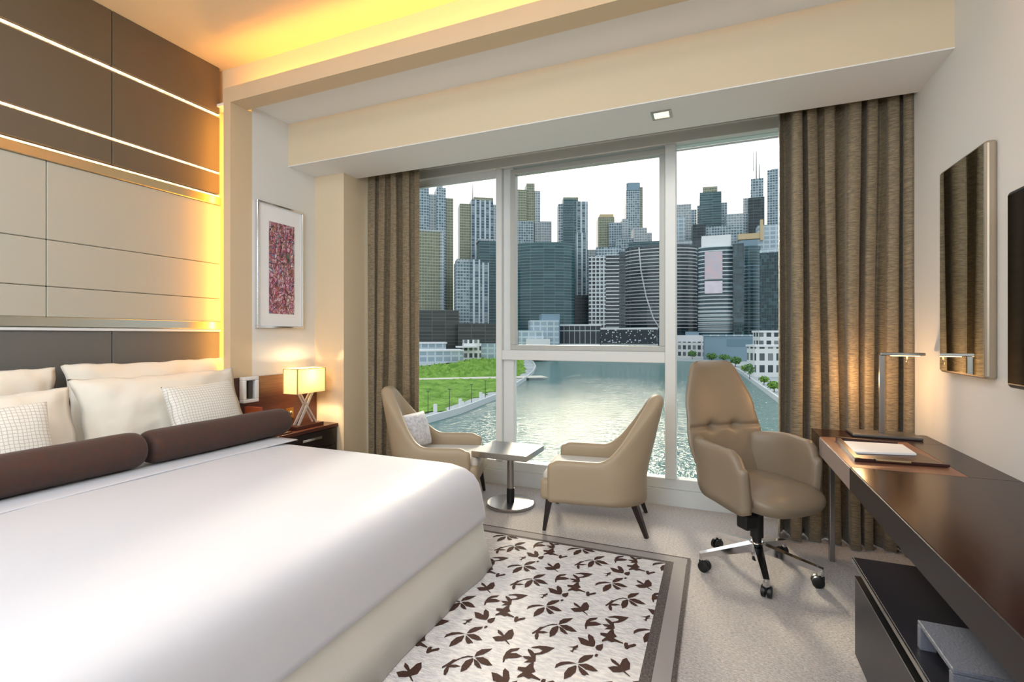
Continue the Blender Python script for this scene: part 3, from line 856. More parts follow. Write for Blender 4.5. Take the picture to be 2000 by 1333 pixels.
# ------------------------------------------------------------------ desk
DX, DZ = .515, .75
dk = thing('desk', 'long dark wood desk top fixed along the right wall, with a copper-brown inlay', 'desk', (DX, 1.8, 0))
def dp(name, x0, x1, y0, y1, z0, z1, m, parent=None, **k):
    bm = B(); bx(bm, x0 - DX, x1 - DX, y0 - 1.8, y1 - 1.8, z0, z1, k.pop('bev', .002), 2)
    return obj(name, bm, m, parent or dk, **k)
YI0, YI1, XI = 2.425, 3.085, .90
dp('desktop', DX, XR, -1.0, YI0, .655, DZ, m_desk)
dp('desktop_end', DX + .0, XR, YI1, 3.34, .655, DZ, m_desk)
dp('desktop_rear', XI, XR, YI0, YI1, .655, DZ, m_desk)
dp('leather_inlay', DX, XI, YI0, YI1, .655, DZ + .001, m_inlay)
dp('edge_strip', DX - .003, DX, -1.0, YI0 - .002, .655, DZ - .004, m_deskedge, bev=0)
dp('edge_strip', DX - .003, DX, YI0 + .002, 3.085, .655, DZ - .004, mat('pale_taupe_edge', '#9C8E8C', .3, .3), bev=0)['label'] = 'pale taupe edge strip at the inlay'
dp('leg', .60, .625, 3.29, 3.335, 0, .655, m_steel)

ca = thing('low_cabinet', 'charcoal lacquered low cabinet with drawer fronts under the desk', 'cabinet', (.5, 1.2, 0))
def cp(name, x0, x1, y0, y1, z0, z1, m, **k):
    bm = B(); bx(bm, x0 - .5, x1 - .5, y0 - 1.2, y1 - 1.2, z0, z1, k.pop('bev', .002), 2)
    return obj(name, bm, m, ca, **k)
cp('top', .49, XR, -1.0, 2.27, .415, .435, m_cab)
cp('body', .545, XR, -1.0, 2.25, .06, .415, m_black)
cp('plinth', .57, XR, -1.0, 2.18, 0, .06, m_black)
cp('top_edge', .486, .49, -1.0, 2.27, .418, .434, m_steel, bev=0)
for y0, y1 in ((1.35, 2.24), (.45, 1.345), (-.45, .445)):
    d_ = cp('drawer', .49, .545, y0, y1, .075 if y0 < 1.3 else .075, .372, m_cab)
    bm = B(); bx(bm, .488 - .5, .545 - .5, y0 - 1.2, y1 - 1.2, .372, .376); obj('pull_edge', bm, m_steel, d_)
bx_ = thing('grey_tray_box', 'flat grey textured box with open front on the low cabinet', 'box', (.70, 1.58, .435))
box('lid', -.185, .3, -.11, .11, .062, .074, m_boxgrey, bx_, bev=.003)
box('side', -.185, .3, .09, .11, 0, .062, m_boxgrey, bx_, bev=.002)
box('side', -.185, .3, -.11, -.09, 0, .062, m_boxgrey, bx_, bev=.002)
box('back', .28, .3, -.09, .09, 0, .062, m_boxgrey, bx_)
box('inner_drawer', -.15, .27, -.088, .088, 0.001, .058, m_black, bx_)

# things on the desk
la = thing('desk_lamp', 'slim brushed steel reading lamp at the far end of the desk', 'lamp', (.835, 3.24, DZ))
box('base', -.155, .155, -.085, .085, 0, .016, mat('grey_lamp_base', '#6E6C6A', .35, .6), la, bev=.006, seg=3)
p0 = at_y(1722, 688, 3.24)
box('pole', p0.x - .835 - .012, p0.x - .835 + .012, -.008, .008, .016, .452, m_steel, la, bev=.002)
ar = box('arm', p0.x - .835 - .012, p0.x - .835 + .185, -.028, .014, .44, .456, m_steel, la, bev=.004)
bm = B(); lathe(bm, [(.004, .395), (.004, .44)], c=(p0.x - .835 + .11, -.007, 0), n=10); obj('pull_switch', bm, m_brass, la, smooth=True)
box('diffuser', p0.x - .835 + .04, p0.x - .835 + .16, -.024, .008, .437, .4405, emit('reading_lamp_diffuser', '#FFC98A', 9), la)
pl = bpy.data.lights.new('desk_lamp_light', 'POINT'); pl.energy = 4.5; pl.color = (1, .58, .26); pl.shadow_soft_size = .03
po = bpy.data.objects.new('desk_lamp_light', pl); C.objects.link(po); po.location = (.74, 3.34, DZ + .30)

fo = thing('writing_folder', 'dark brown leather writing folder lying open on the desk inlay', 'folder', (.70, 2.70, DZ + .002))
m_folder = mat('oxblood_leather', '#3A1C18', .35)
A_ = lambda px, py: at_z(px, py, DZ + .002) - Vector((.70, 2.70, DZ + .002))
q = [A_(1632, 861), A_(1669, 902), A_(1853, 914), A_(1752, 872)]
bm = B(); rings(bm, [[(p.x, p.y, 0) for p in q], [(p.x, p.y, .008) for p in q]]); obj('cover', bm, m_folder, fo)
bm = B(); bar(bm, (q[0].x + .01, q[0].y, .012), (q[1].x + .01, q[1].y, .012), .02, .012); bar(bm, (q[0].x, q[0].y - .008, .014), (q[3].x, q[3].y - .008, .014), .02, .014); bar(bm, (q[1].x, q[1].y + .01, .012), (q[2].x, q[2].y + .006, .009), .03, .010); obj('rim', bm, m_folder, fo)
q2 = [A_(1641, 868), A_(1667, 890), A_(1790, 894), A_(1762, 875)]
bm = B(); rings(bm, [[(p.x, p.y, .009) for p in q2], [(p.x, p.y, .017) for p in q2]])
o = obj('writing_paper', bm, m_paper); o.location = (.70, 2.70, DZ + .002)
tag(o, 'stack of white writing paper lying in the brown leather folder', 'paper')
pe = thing('pen', 'silver pen lying in the front loop of the leather folder', 'pen', (0, 0, 0))
pa_, pb_ = at_z(1711, 899, DZ + .022), at_z(1779, 904, DZ + .022)
pe.location = pa_
bm = B(); tube(bm, [Vector(), pb_ - pa_], .005, 10); obj('barrel', bm, m_brass, pe, smooth=True, auto=40)
bm = B(); tube(bm, [(pa_ - pb_) * .09, (pa_ - pb_) * .02], .0045, 10); obj('cap', bm, m_wenge, pe, smooth=True)

# ------------------------------------------------------------------ mirror and television on the right wall
mi_ = thing('wall_mirror', 'tall frameless rounded mirror on the right wall beside the television', 'mirror', (XR, 2.83, 1.118))
bm = B(); bx(bm, -.04, 0, -.225, .225, 0, .985, .012, 3); obj('body', bm, mat('satin_mirror_edge', '#B5A794', .35, .7), mi_)
box('glass', -.042, -.040, -.215, .215, .012, .973, m_mirror, mi_)
tv = thing('television', 'large black flat television at the right edge of the photo', 'television', (XR, 1.78, 1.105))
bm = B(); bx(bm, -.065, -.03, -.61, .61, 0, .725, .014, 3); obj('casing', bm, mat('dark_blue_grey_casing', '#3A3E46', .35, .4), tv)
box('screen', -.067, -.065, -.595, .595, .018, .71, m_screen, tv)
box('wall_bracket', -.03, 0, -.2, .2, .2, .5, m_black, tv)

#CITY#
# ------------------------------------------------------------------ the view: water, banks, towers
GZ, WZ = -23.5, -24.7
def water_mat():
    M = NT('river_water')
    co = M.n('ShaderNodeTexCoord').outputs['Object']
    n1 = M.n('ShaderNodeTexNoise', {'Vector': co, 'Scale': 0.55, 'Detail': 4.0, 'Roughness': 0.6})
    n2 = M.n('ShaderNodeTexNoise', {'Vector': co, 'Scale': 0.06, 'Detail': 2.0})
    bp = M.n('ShaderNodeBump', {'Height': n1.outputs['Fac'], 'Strength': 1.0, 'Distance': 0.9})
    bp2 = M.n('ShaderNodeBump', {'Height': n2.outputs['Fac'], 'Strength': 0.5, 'Distance': 1.0, 'Normal': bp.outputs[0]})
    M.l(bp2.outputs[0], M.b.inputs['Normal'])
    M.b.inputs['Base Color'].default_value = lin('#256A62'); M.b.inputs['Roughness'].default_value = 0.08
    M.b.inputs['IOR'].default_value = 1.6
    return M.m
m_water = water_mat()
def facade(name, glass, frame, fh=3.6, bw=4.0, hb=.25, vb=.15, rough=.25, var=.35, metal=0.0):
    M = NT(name)
    co = M.n('ShaderNodeTexCoord').outputs['Object']
    sp = M.n('ShaderNodeSeparateXYZ', {0: co})
    xy = M.math('ADD', sp.outputs['X'], sp.outputs['Y'])
    zf = M.math('DIVIDE', sp.outputs['Z'], fh); xf = M.math('DIVIDE', xy, bw)
    h = M.math('LESS_THAN', M.math('FRACT', zf), hb)
    v = M.math('LESS_THAN', M.math('FRACT', xf), vb)
    f = M.math('MAXIMUM', h, v)
    cell = M.n('ShaderNodeCombineXYZ', {0: M.math('FLOOR', xf), 1: M.math('FLOOR', zf)})
    wnn = M.n('ShaderNodeTexWhiteNoise', {'Vector': cell.outputs[0]}, noise_dimensions='3D')
    r = M.n('ShaderNodeMapRange', {'Value': wnn.outputs['Value'], 'From Min': 0.5, 'From Max': 1.0, 'To Min': 0.0, 'To Max': var})
    g = M.mix(r.outputs[0], lin(glass), lin(frame))
    M.l(M.mix(f, g, lin(frame)), M.b.inputs['Base Color'])
    M.b.inputs['Roughness'].default_value = rough; M.b.inputs['Metallic'].default_value = metal
    return M.m
f_olive = facade('olive_glass_facade', '#69725F', '#A2A58F', 3.6, 3.2, .3, .14, var=.25)
f_bluegrey = facade('blue_grey_facade', '#4C6672', '#AEBEC4', 3.6, 3.4, .28, .2, var=.4)
f_haze = facade('haze_grey_facade', '#7A8A91', '#B7C0C2', 3.6, 3.4, .35, .22)  # distance haze put into the pale facade colour
f_teal = facade('teal_glass_facade', '#2A4C53', '#62868C', 3.4, 14, .2, .02, var=.25)
f_dark = facade('dark_glass_facade', '#142830', '#4A666E', 3.8, 9, .14, .03, var=.25)
f_brown = facade('dark_brown_facade', '#2E3635', '#5E6663', 3.6, 14, .12, .03, var=.25)
f_stripe = facade('vertical_striped_facade', '#3D5563', '#BCCBD2', 3.6, 6.5, .10, .36)
f_grid = facade('white_grid_facade', '#1B272F', '#C6D0D4', 4.6, 4.6, .32, .30, var=.15)
f_band = facade('white_banded_facade', '#1A2C35', '#D2DBDD', 4.2, 30, .22, .0, var=.0)
f_bandt = facade('teal_banded_facade', '#143E48', '#CFE0E2', 4.6, 40, .24, .0, var=.0)
f_lit = facade('lit_teal_facade', '#102F37', '#557C83', 3.6, 2.4, .05, .05, var=.35)
f_rib = facade('ribbed_podium_facade', '#222F38', '#AEBAC0', 14.5, 5.6, .06, .10, var=.0)
f_pale = facade('pale_blue_block', '#93A9B4', '#C2D0D6', 5.5, 7, .3, .2, rough=.6)
f_colon = facade('white_colonnade', '#39474C', '#DFE2E0', 7, 5, .38, .38, rough=.6)
m_conc = mat('pale_concrete', '#C9CFD0', .8); m_white_roof = mat('white_roof', '#E2E5E6', .7)
m_bluecon = mat('blue_grey_cladding', '#7F99A8', .6); m_tan = mat('tan_cladding', '#C9B48C', .7)
m_mast = mat('dark_mast_steel', '#3C4145', .6)
def confetti():
    M = NT('confetti_screen')
    co = M.n('ShaderNodeTexCoord').outputs['Object']
    v = M.n('ShaderNodeTexVoronoi', {'Vector': co, 'Scale': 0.42, 'Randomness': .8})
    M.l(M.mix(M.math('LESS_THAN', v.outputs['Distance'], .33), lin('#26313A'), lin('#C8D2D6')), M.b.inputs['Base Color'])
    return M.m
m_confetti = confetti()
m_grass = mat('tall_green_grass', '#5E8E26', .9, bump=(.6, 1.0, 2.0), var=(.12, '#8DB548'))
m_path = mat('pale_gravel_path', '#D9D3C2', .9)
m_foliage = mat('dark_green_foliage', '#3F6B3C', .8, var=(1.2, '#6E9A4E'))
m_ground = mat('city_paving', '#9DA5A5', .9, var=(.03, '#B9BEBC'))

# water and banks
shore = [at_z(px, py, GZ) for px, py in ((560, 905), (700, 862), (800, 830), (845, 817), (900, 802), (972, 774), (1010, 751), (1030, 738), (1042, 727), (1047, 717), (1042, 708), (1030, 703), (1100, 702), (1200, 702), (1323, 703))]
shore += [at_z(px, py, GZ) for px, py in ((1380, 705), (1420, 712), (1446, 727), (1470, 745), (1526, 786), (1600, 845), (1700, 930))]
bm = B(); bx(bm, -900, 700, 8, 1500, WZ - .5, WZ); struct('river', bm, m_water)
bm = B()
cc = at_z(1150, 752, GZ)
V = [(bm.verts.new(p), bm.verts.new(cc + (p - cc).normalized() * 1800)) for p in shore]
for (a, b), (c_, d_) in zip(V[:-1], V[1:]): bm.faces.new((a, c_, d_, b))
struct('city_ground', bm, m_ground)
bm = B(); rings(bm, [[(p.x, p.y, WZ - .4), (p.x, p.y, GZ + .9), (p.x + n_.x * .8, p.y + n_.y * .8, GZ + .9), (p.x + n_.x * .8, p.y + n_.y * .8, WZ - .4)]
    for i, p in enumerate(shore) for n_ in [(lambda t: Vector((-t.y, t.x)))((shore[min(i + 1, len(shore) - 1)].xy - shore[max(i - 1, 0)].xy).normalized())]])
struct('quay_wall', bm, m_conc)
def inset(k, i): 
    t = (shore[min(i + 1, len(shore) - 1)].xy - shore[max(i - 1, 0)].xy).normalized(); return shore[i].xy + Vector((-t.y, t.x)) * k
bm = B()
pts = [inset(7, i) for i in range(0, 9)]
g = [(p.x, p.y) for p in pts] + [(at_z(1022, 705, GZ).x, at_z(1022, 705, GZ).y)]
g += [tuple(at_z(px, py, GZ).xy) for px, py in ((975, 697), (930, 703), (880, 713), (780, 722), (500, 760))]
lo = [bm.verts.new((a, b, GZ)) for a, b in g]; hi_ = [bm.verts.new((a, b, GZ + .25)) for a, b in g]
for i in range(len(g)): bm.faces.new((lo[i], lo[(i + 1) % len(g)], hi_[(i + 1) % len(g)], hi_[i]))
f = bm.faces.new(hi_); bmesh.ops.triangulate(bm, faces=[f], ngon_method='EAR_CLIP')
# tufts: low hummocks of grass
rnd = random.Random(3)
from mathutils.geometry import tessellate_polygon
def inside(x, y):
    c = False; j = len(g) - 1
    for i in range(len(g)):
        if (g[i][1] > y) != (g[j][1] > y) and x < (g[j][0] - g[i][0]) * (y - g[i][1]) / (g[j][1] - g[i][1]) + g[i][0]: c = not c
        j = i
    return c
xs_ = [a for a, b in g]; ys_ = [b for a, b in g]
p1, p2 = at_z(800, 742, GZ).xy, at_z(1000, 738, GZ).xy
cnt = 0
while cnt < 1500:
    x, y = rnd.uniform(min(xs_), max(xs_)), rnd.uniform(min(ys_), max(ys_))
    px_ = (x * CS + y * SN) / (y * CS - x * SN) * FPX + 1000
    if px_ < 700 or not inside(x, y): continue
    cnt += 1
    t = (x - p1.x) / (p2.x - p1.x); yl = p1.y + (p2.y - p1.y) * t
    if abs(y - yl) < 10: continue
    s = rnd.uniform(1.2, 4.0)
    h = rnd.uniform(.6, 2.4) * (1.4 if y > yl else .6)
    k = 6; tp = bm.verts.new((x + rnd.uniform(-1, 1), y, GZ + h))
    rg = [bm.verts.new((x + s * math.cos(2 * PI * i / k) * rnd.uniform(.7, 1.3), y + s * math.sin(2 * PI * i / k), GZ + .2)) for i in range(k)]
    for i in range(k): bm.faces.new((rg[i], rg[(i + 1) % k], tp))
tag(obj('grass', bm, m_grass, smooth=True), 'bright green grassy bank beside the river, seen through the left pane', 'grass', kind='stuff')
bm = B(); dirp = (p2 - p1).normalized(); nn = Vector((-dirp.y, dirp.x))
q0, q1 = p1 - dirp * 90, p2 + dirp * 20
bm.faces.new([bm.verts.new((v.x, v.y, GZ + .3)) for v in (q0 - nn * 2, q1 - nn * 7, q1 + nn * 7, q0 + nn * 2)])
struct('gravel_path', bm, m_path)

def seg_box(bm, x0, x1, y0, y1, z0, z1): bx(bm, x0, x1, y0, y1, z0, z1)
def tower(label, d, segs, yaw=8, cat='building', group='towers across the river'):
    """segs: (part, x0, x1, ytop, ybottom or None, y offset, depth, material)"""
    xc = (min(s[1] for s in segs) + max(s[2] for s in segs)) / 2
    a, b = ray(xc)
    t = thing('building', label, cat, (a * d, b * d, GZ), -math.atan2(a, b) + R(yaw), group)
    k = d / FPX * math.hypot(a, b) * math.cos(math.atan2(a, b) + YAW) / (1) 
    k = d / FPX * math.cos(math.atan((xc - 1000) / FPX))
    kz = d / FPX
    for part, x0, x1, yt, yb, off, dep, m in segs:
        z1 = CH - (yt - 655) * kz - GZ
        z0 = 0 if yb is None else CH - (yb - 655) * kz - GZ
        bm = B()
        X0, X1 = (x0 - xc) * k, (x1 - xc) * k
        if part in ('curved_body', 'curved_slabs'):
            n = 26; prof = []
            w_ = (X1 - X0) / 2; cx = (X0 + X1) / 2
            for i in range(n):
                an = 2 * PI * i / n; prof.append((cx + w_ * math.cos(an), off + dep / 2 + dep / 2 * math.sin(an)))
            if part == 'curved_body': rings(bm, [[(x, y, z0) for x, y in prof], [(x, y, z1) for x, y in prof]])
            else:
                z = z0 + 2.5
                while z < z1:
                    e_ = 1.015
                    rings(bm, [[(cx + (x - cx) * e_, y - .6 * (1 if y < off + dep / 2 else -1), zz) for x, y in prof] for zz in (z, z + 1.1)])
                    z += 4.3
        elif part == 'mast':
            tube(bm, [((X0 + X1) / 2, off + 2, z0 - .5), ((X0 + X1) / 2, off + 2, z1)], [max(.25, (X1 - X0) / 2), max(.15, (X1 - X0) / 4)], 6)
        else:
            bx(bm, X0, X1, off, off + dep, z0, z1)
        obj(part, bm, m, t)
    return t
T = tower
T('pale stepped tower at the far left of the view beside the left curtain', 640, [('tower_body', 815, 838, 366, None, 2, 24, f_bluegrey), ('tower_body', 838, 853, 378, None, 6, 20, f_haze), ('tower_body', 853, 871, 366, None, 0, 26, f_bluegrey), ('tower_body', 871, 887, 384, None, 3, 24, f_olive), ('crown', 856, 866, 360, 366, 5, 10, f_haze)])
T('dark olive slab tower low at the left, before the pale stepped tower', 575, [('tower_body', 800, 860, 452, None, 0, 26, f_olive), ('side_wing', 860, 868, 450, None, -1, 24, f_haze), ('roof_parapet', 800, 860, 448, 452, 0, 26, f_haze)])
T('dark brown low block behind the pale roofs at the left edge of the view', 512, [('block_body', 790, 897, 606, None, 0, 30, f_brown)], 3)
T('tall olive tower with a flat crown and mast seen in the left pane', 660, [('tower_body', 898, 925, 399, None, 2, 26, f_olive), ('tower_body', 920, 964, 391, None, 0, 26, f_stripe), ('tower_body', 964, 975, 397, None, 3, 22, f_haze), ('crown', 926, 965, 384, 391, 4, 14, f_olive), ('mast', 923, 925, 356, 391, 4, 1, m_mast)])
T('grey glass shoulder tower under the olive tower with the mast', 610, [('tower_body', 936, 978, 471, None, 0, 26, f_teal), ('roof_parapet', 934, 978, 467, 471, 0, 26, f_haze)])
T('blue-grey tower with white vertical stripes low in the left pane', 552, [('tower_body', 891, 918, 512, None, 1, 26, f_bluegrey), ('striped_body', 918, 938, 507, None, 0, 26, f_stripe), ('striped_body', 938, 956, 512, None, 2, 24, f_stripe), ('roof_parapet', 893, 937, 506, 512, 3, 20, f_haze)])
T('narrow dark tower cut by the left window mullion', 620, [('tower_body', 956, 990, 503, None, 0, 26, f_dark), ('tower_body', 960, 990, 490, 503, 4, 20, f_bluegrey)])
T('low dark wall of buildings below the striped tower', 505, [('block_body', 895, 1000, 632, None, 0, 20, f_brown)], 3)
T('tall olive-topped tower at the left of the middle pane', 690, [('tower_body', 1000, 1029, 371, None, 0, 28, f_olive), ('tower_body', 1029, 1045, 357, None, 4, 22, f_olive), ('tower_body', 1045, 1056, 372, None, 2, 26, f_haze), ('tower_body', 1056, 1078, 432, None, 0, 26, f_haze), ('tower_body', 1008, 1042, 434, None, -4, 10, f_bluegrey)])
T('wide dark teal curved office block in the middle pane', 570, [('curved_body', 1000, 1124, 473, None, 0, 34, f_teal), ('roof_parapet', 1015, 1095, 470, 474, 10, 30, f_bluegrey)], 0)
T('slender blue glass tower with stepped top left of the sky gap', 670, [('tower_body', 1091, 1101, 397, None, 4, 22, f_bluegrey), ('tower_body', 1100, 1126, 389, None, 0, 28, f_teal), ('tower_body', 1126, 1149, 392, None, 3, 26, f_stripe), ('crown', 1101, 1131, 383, 391, 6, 16, f_olive)])
T('white-framed narrow slab standing before the slender blue tower', 612, [('striped_body', 1126, 1144, 455, 577, 0, 14, f_stripe), ('tower_body', 1120, 1150, 577, None, 0, 20, f_dark)])
T('low grey block filling the gap beneath the white sky', 705, [('tower_body', 1143, 1168, 488, None, 0, 24, f_haze)])
T('olive-crowned stepped tower right of the sky gap', 715, [('tower_body', 1168, 1200, 424, None, 0, 26, f_olive), ('crown', 1172, 1199, 417, 424, 4, 16, m_tan), ('tower_body', 1188, 1226, 436, None, -4, 22, f_bluegrey), ('tower_body', 1214, 1226, 430, None, -6, 18, f_haze)])
T('tallest thin tower with a plain flat top in the middle pane', 775, [('tower_body', 1223, 1250, 358, None, 0, 24, f_bluegrey), ('tower_body', 1250, 1256, 365, None, 3, 20, f_olive), ('crown', 1226, 1249, 357, 372, -1, 10, m_bluecon)])
T('stepped pale roofs behind the round banded tower', 680, [('block_body', 1238, 1264, 445, None, 0, 26, f_haze), ('block_body', 1264, 1274, 455, None, 2, 20, f_haze), ('block_body', 1203, 1238, 465, None, 4, 20, f_bluegrey)])
T('white gridded apartment block left of the round banded tower', 570, [('gridded_body', 1150, 1183, 500, None, 0, 26, f_grid), ('tower_body', 1165, 1215, 480, None, 10, 16, f_bluegrey), ('balcony_body', 1183, 1209, 498, None, -1, 24, f_band), ('tower_body', 1209, 1222, 492, None, 3, 20, f_dark)], 4)
T('large round dark glass tower ringed by white floor bands', 610, [('curved_body', 1217, 1362, 478, None, 0, 44, f_dark), ('curved_slabs', 1217, 1362, 484, 645, 0, 44, m_conc), ('crown', 1225, 1288, 467, 478, 12, 30, f_teal), ('crown', 1322, 1352, 470, 478, 12, 30, f_haze)], 0)
T('short grey tower just right of the right mullion', 690, [('tower_body', 1318, 1350, 399, None, 0, 24, f_haze), ('tower_body', 1350, 1361, 410, None, 2, 22, f_bluegrey), ('tower_body', 1322, 1338, 425, None, -3, 8, f_pale)])
T('broad shouldered tower with an olive top in the right pane', 690, [('tower_body', 1362, 1369, 399, None, 4, 20, f_bluegrey), ('tower_body', 1366, 1409, 375, None, 0, 28, f_teal), ('crown', 1373, 1402, 363, 375, 4, 20, f_olive), ('tower_body', 1409, 1421, 396, None, 4, 20, f_bluegrey)])
T('low band of blue-grey roofs in front of the broad shouldered tower', 640, [('block_body', 1352, 1378, 436, None, 0, 20, f_dark), ('block_body', 1378, 1452, 441, None, 2, 20, f_bluegrey), ('block_body', 1421, 1455, 417, None, 8, 20, f_haze)])
T('dark tower with a tall antenna mast in the right pane', 650, [('tower_body', 1462, 1493, 386, None, 0, 26, f_dark), ('tower_body', 1467, 1492, 348, 386, 4, 18, f_bluegrey), ('tower_body', 1452, 1462, 385, 420, 4, 18, f_haze), ('tower_body', 1450, 1470, 415, None, 3, 18, f_bluegrey), ('mast', 1478, 1480, 293, 348, 6, 1, m_mast), ('mast', 1473, 1474, 293, 330, 6, 1, m_mast), ('mast', 1484, 1486, 318, 348, 6, 1, m_mast)])
T('tall blue tower half hidden by the right curtain', 700, [('tower_body', 1498, 1560, 330, None, 0, 26, f_bluegrey), ('crown', 1506, 1545, 327, 330, 4, 18, f_haze)])
T('white-banded teal office tower hung with two pale banners', 548, [('curved_body', 1363, 1437, 480, None, 1, 16, f_bandt), ('curved_slabs', 1363, 1436, 575, 650, .5, 16, m_conc), ('glass_wing', 1431, 1452, 478, None, -2, 30, f_lit), ('roof_structure', 1370, 1428, 458, 480, 4, 20, m_white_roof), ('banner', 1376, 1411, 491, 545, -.9, .8, mat('pale_printed_banner', '#B9B9C4', .6, var=(.12, '#D8B9BE'))), ('banner', 1376, 1411, 549, 573, -.9, .8, mat('pink_printed_banner', '#CFC0CC', .6, var=(.14, '#E4DDE4')))], 3)
T('round dark teal wing right of the bannered tower', 590, [('curved_body', 1440, 1486, 480, None, 0, 26, f_teal), ('curved_slabs', 1440, 1486, 520, 650, 0, 26, m_bluecon), ('crown', 1445, 1480, 468, 480, 4, 14, m_bluecon)], 0)
T('pale roof block with a tan fin behind the round teal wing', 612, [('block_body', 1480, 1540, 440, None, 0, 20, f_pale), ('roof_fin', 1484, 1490, 430, 470, -3, 4, m_tan), ('roof_deck', 1440, 1484, 455, 466, -2, 10, m_tan)])
T('dark teal block dotted with lit windows beside the right curtain', 525, [('block_body', 1483, 1570, 492, None, 0, 26, f_lit), ('roof_parapet', 1483, 1570, 486, 492, -.4, 26, f_pale)], 2)
LG = 'low buildings along the far bank'
T('dark podium with thin white vertical ribs at the far water edge', 520, [('podium_body', 1092, 1172, 637, None, 0, 26, f_rib), ('podium_roof', 1091, 1173, 634, 637, -.5, 27, m_white_roof), ('terrace', 1092, 1172, 672, None, -6, 6, f_colon)], -4, group=LG)
T('dark podium screen scattered with white flecks above a white colonnade', 506, [('screen', 1171, 1281, 644, 672, 0, 24, m_confetti), ('podium_roof', 1171, 1281, 641, 644, -.5, 25, m_white_roof), ('colonnade', 1171, 1281, 672, None, 1, 22, f_colon)], -8, group=LG)
T('cluster of pale blue blocks left of the ribbed podium', 499, [('block_body', 1036, 1092, 626, None, 0, 20, f_pale), ('block_body', 1060, 1096, 613, None, 6, 20, m_bluecon), ('block_body', 1012, 1060, 646, None, -8, 16, f_pale), ('block_body', 1025, 1070, 662, None, -14, 10, m_white_roof)], group=LG)
T('green glass domed pavilion beside the right mullion', 545, [('curved_body', 1281, 1312, 650, None, 0, 18, f_teal), ('terrace', 1275, 1322, 680, None, -2, 8, f_colon)], group=LG)
T('long white terrace with planting right of the mullion', 515, [('terrace', 1318, 1385, 668, None, 0, 14, f_colon), ('terrace', 1318, 1400, 655, 668, 6, 14, m_white_roof), ('block_body', 1335, 1360, 648, 656, 8, 8, m_bluecon)], -10, group=LG)
T('blue-grey box building with a recessed panel at the water', 468, [('block_body', 1375, 1486, 656, None, 0, 20, m_bluecon), ('recess', 1420, 1484, 663, 677, -.3, 1, mat('recess_panel', '#6A8796', .6)), ('roof_slab', 1372, 1488, 654, 657, -1, 21, f_pale)], 6, group=LG)
T('white balcony house near the right curtain', 340, [('block_body', 1482, 1560, 650, None, 0, 14, f_colon), ('roof_slab', 1480, 1562, 646, 650, -.5, 15, m_white_roof)], 22, group=LG)
T('white colonnaded terrace house on the right bank', 290, [('block_body', 1470, 1550, 678, None, 0, 10, f_colon), ('roof_slab', 1468, 1552, 674, 678, -.5, 11, m_white_roof)], 28, group=LG)
T('flat white roof nearest the grass at the left', 430, [('block_body', 790, 905, 687, None, 0, 24, f_pale), ('roof_slab', 790, 907, 684, 687, -.5, 25, m_white_roof)], 6, group=LG)
T('long pale roof behind the nearest flat roof at the left', 475, [('block_body', 770, 872, 672, None, 0, 24, f_pale), ('roof_slab', 768, 874, 669, 672, -.5, 25, m_white_roof)], 4, group=LG)
T('small pale sheds at the foot of the striped tower', 482, [('block_body', 905, 940, 664, None, 0, 12, f_colon), ('block_body', 940, 975, 672, None, 4, 12, f_pale), ('roof_slab', 890, 930, 676, 679, -8, 10, m_white_roof)], group=LG)

rt = [o for o in bpy.data.objects if o.get('label', '').startswith('large round dark')][0]
k_ = 610 / FPX; mw = rt.matrix_basis.inverted()
bm = B(); tube(bm, [mw @ (at_d(px, py, 596 + dd)) for px, py, dd in ((1248, 484, 6), (1252, 530, 3), (1262, 580, 1), (1276, 622, 0), (1297, 655, 0))], .8, 6)
obj('cable', bm, m_conc, rt)['label'] = 'pale cable hanging down the facade'

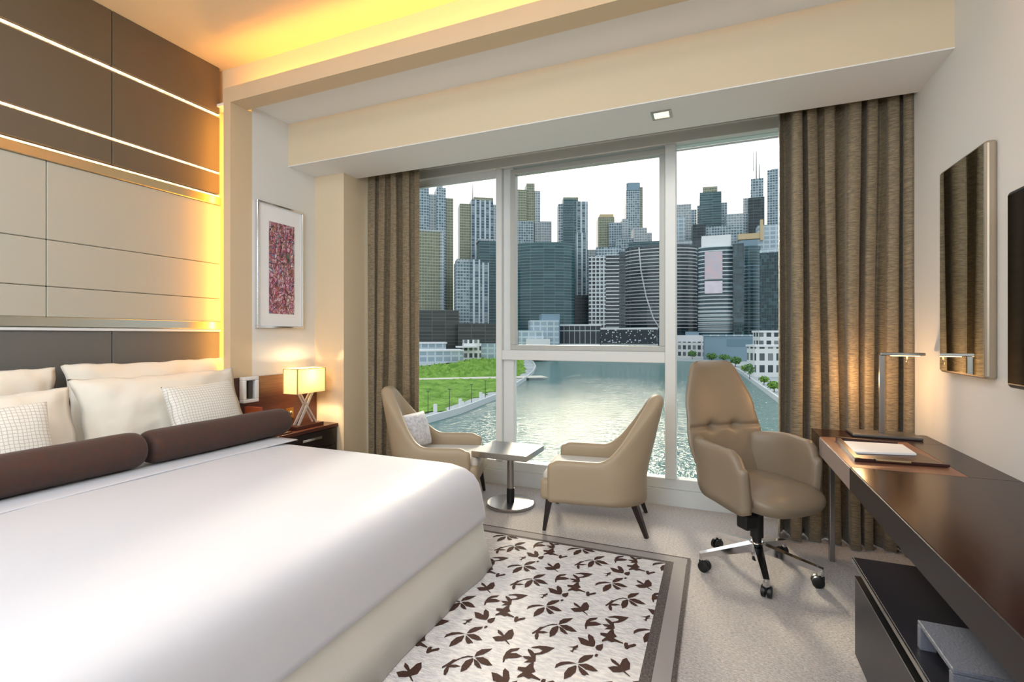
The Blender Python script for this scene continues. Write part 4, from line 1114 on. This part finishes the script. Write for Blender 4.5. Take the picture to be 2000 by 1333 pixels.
def tree(label, px, py, d, h, w_, n, seed, cat='tree', group=None, m=m_foliage):
    p = at_z(px, py, GZ) if d is None else at_d(px, py, d)
    t = thing('tree' if cat == 'tree' else 'shrub', label, cat, (p.x, p.y, GZ), 0, group)
    rn = random.Random(seed); bm = B()
    for i in range(n):
        v = Vector((rn.gauss(0, 1), rn.gauss(0, 1), rn.gauss(0, .8))); v.normalize(); v *= rn.uniform(.5, 1) 
        c = Vector((v.x * w_ / 2, v.y * w_ / 2, h * .62 + v.z * h * .38)); s = w_ * .13
        a = Vector((rn.gauss(0, 1), rn.gauss(0, 1), rn.gauss(0, 1))).normalized(); b = a.orthogonal().normalized()
        bm.faces.new([bm.verts.new(c + a * s), bm.verts.new(c + b * s * .5), bm.verts.new(c - a * s), bm.verts.new(c - b * s * .5)])
    obj('foliage', bm, m, t, recalc=False)
    bm = B(); tube(bm, [(0, 0, 0), (.1, 0, h * .6)], [w_ * .04, w_ * .02], 6); obj('trunk', bm, m_mast, t)
for i, (px, py, h, w_, lb) in enumerate(((1335, 700, 6, 8, 'bush on the terrace just right of the mullion'), (1352, 703, 9, 9, 'round green tree beside the pale glass corner'), (1390, 707, 8, 10, 'tree at the foot of the blue-grey box building'), (1415, 712, 7, 10, 'low dark tree on the bank left of the terrace house'), (1436, 722, 8, 9, 'dark tree right of the high chair back'), (1455, 735, 6, 5, 'bright small tree at the corner of the terrace'), (1464, 742, 9, 5, 'slim palm in front of the white colonnade'), (1492, 762, 4.5, 5, 'left bushy palm on the right promenade'), (1512, 776, 5, 6, 'right bushy palm on the promenade by the curtain'), (1300, 701, 6, 14, 'dark trees by the glass pavilion'))):
    q = at_z(px, py, GZ); dd = q.xy.length
    tree(lb, px, py - (10 if i in (7, 8) else 5 if i in (3, 4, 5) else 1), None, h, w_, 160, i, group='trees on the far and right banks', m=m_foliage if i not in (5, 7, 8) else m_grass)
# railings / lamp posts on the left promenade
for i, (px, py) in enumerate(((836, 812), (878, 806), (921, 793), (948, 783), (1000, 745))):
    q = at_z(px, py - 3, GZ)
    t = thing('promenade_lamp', ['first', 'second', 'third', 'fourth', 'fifth'][i] + ' thin lamp post from the left along the grassy promenade', 'lamp post', (q.x, q.y, GZ), group='lamp posts on the left promenade')
    bm = B(); tube(bm, [(0, 0, 0), (0, 0, 7)], [.12, .08], 6); obj('post', bm, m_mast, t)
    bm = B(); bx(bm, -.5, .5, -.2, .2, 7, 7.2); obj('lamp_head', bm, m_mast, t)
for i, (px, py) in enumerate(((850, 810), (899, 798), (939, 783), (903, 795), (944, 779))):
    q = at_z(px, py, GZ)
    o = box('marker_post', -.45, .45, -.45, .45, 0, 3.2 if i < 3 else 1.8, m_white_roof); o.location = (q.x, q.y, GZ)
    tag(o, 'white square post on the left promenade, ' + ['nearest the left chair', 'middle of the taller three', 'rightmost of the taller three', 'short one beside the middle post', 'short one at the right'][i], 'post', 'white posts on the left promenade')
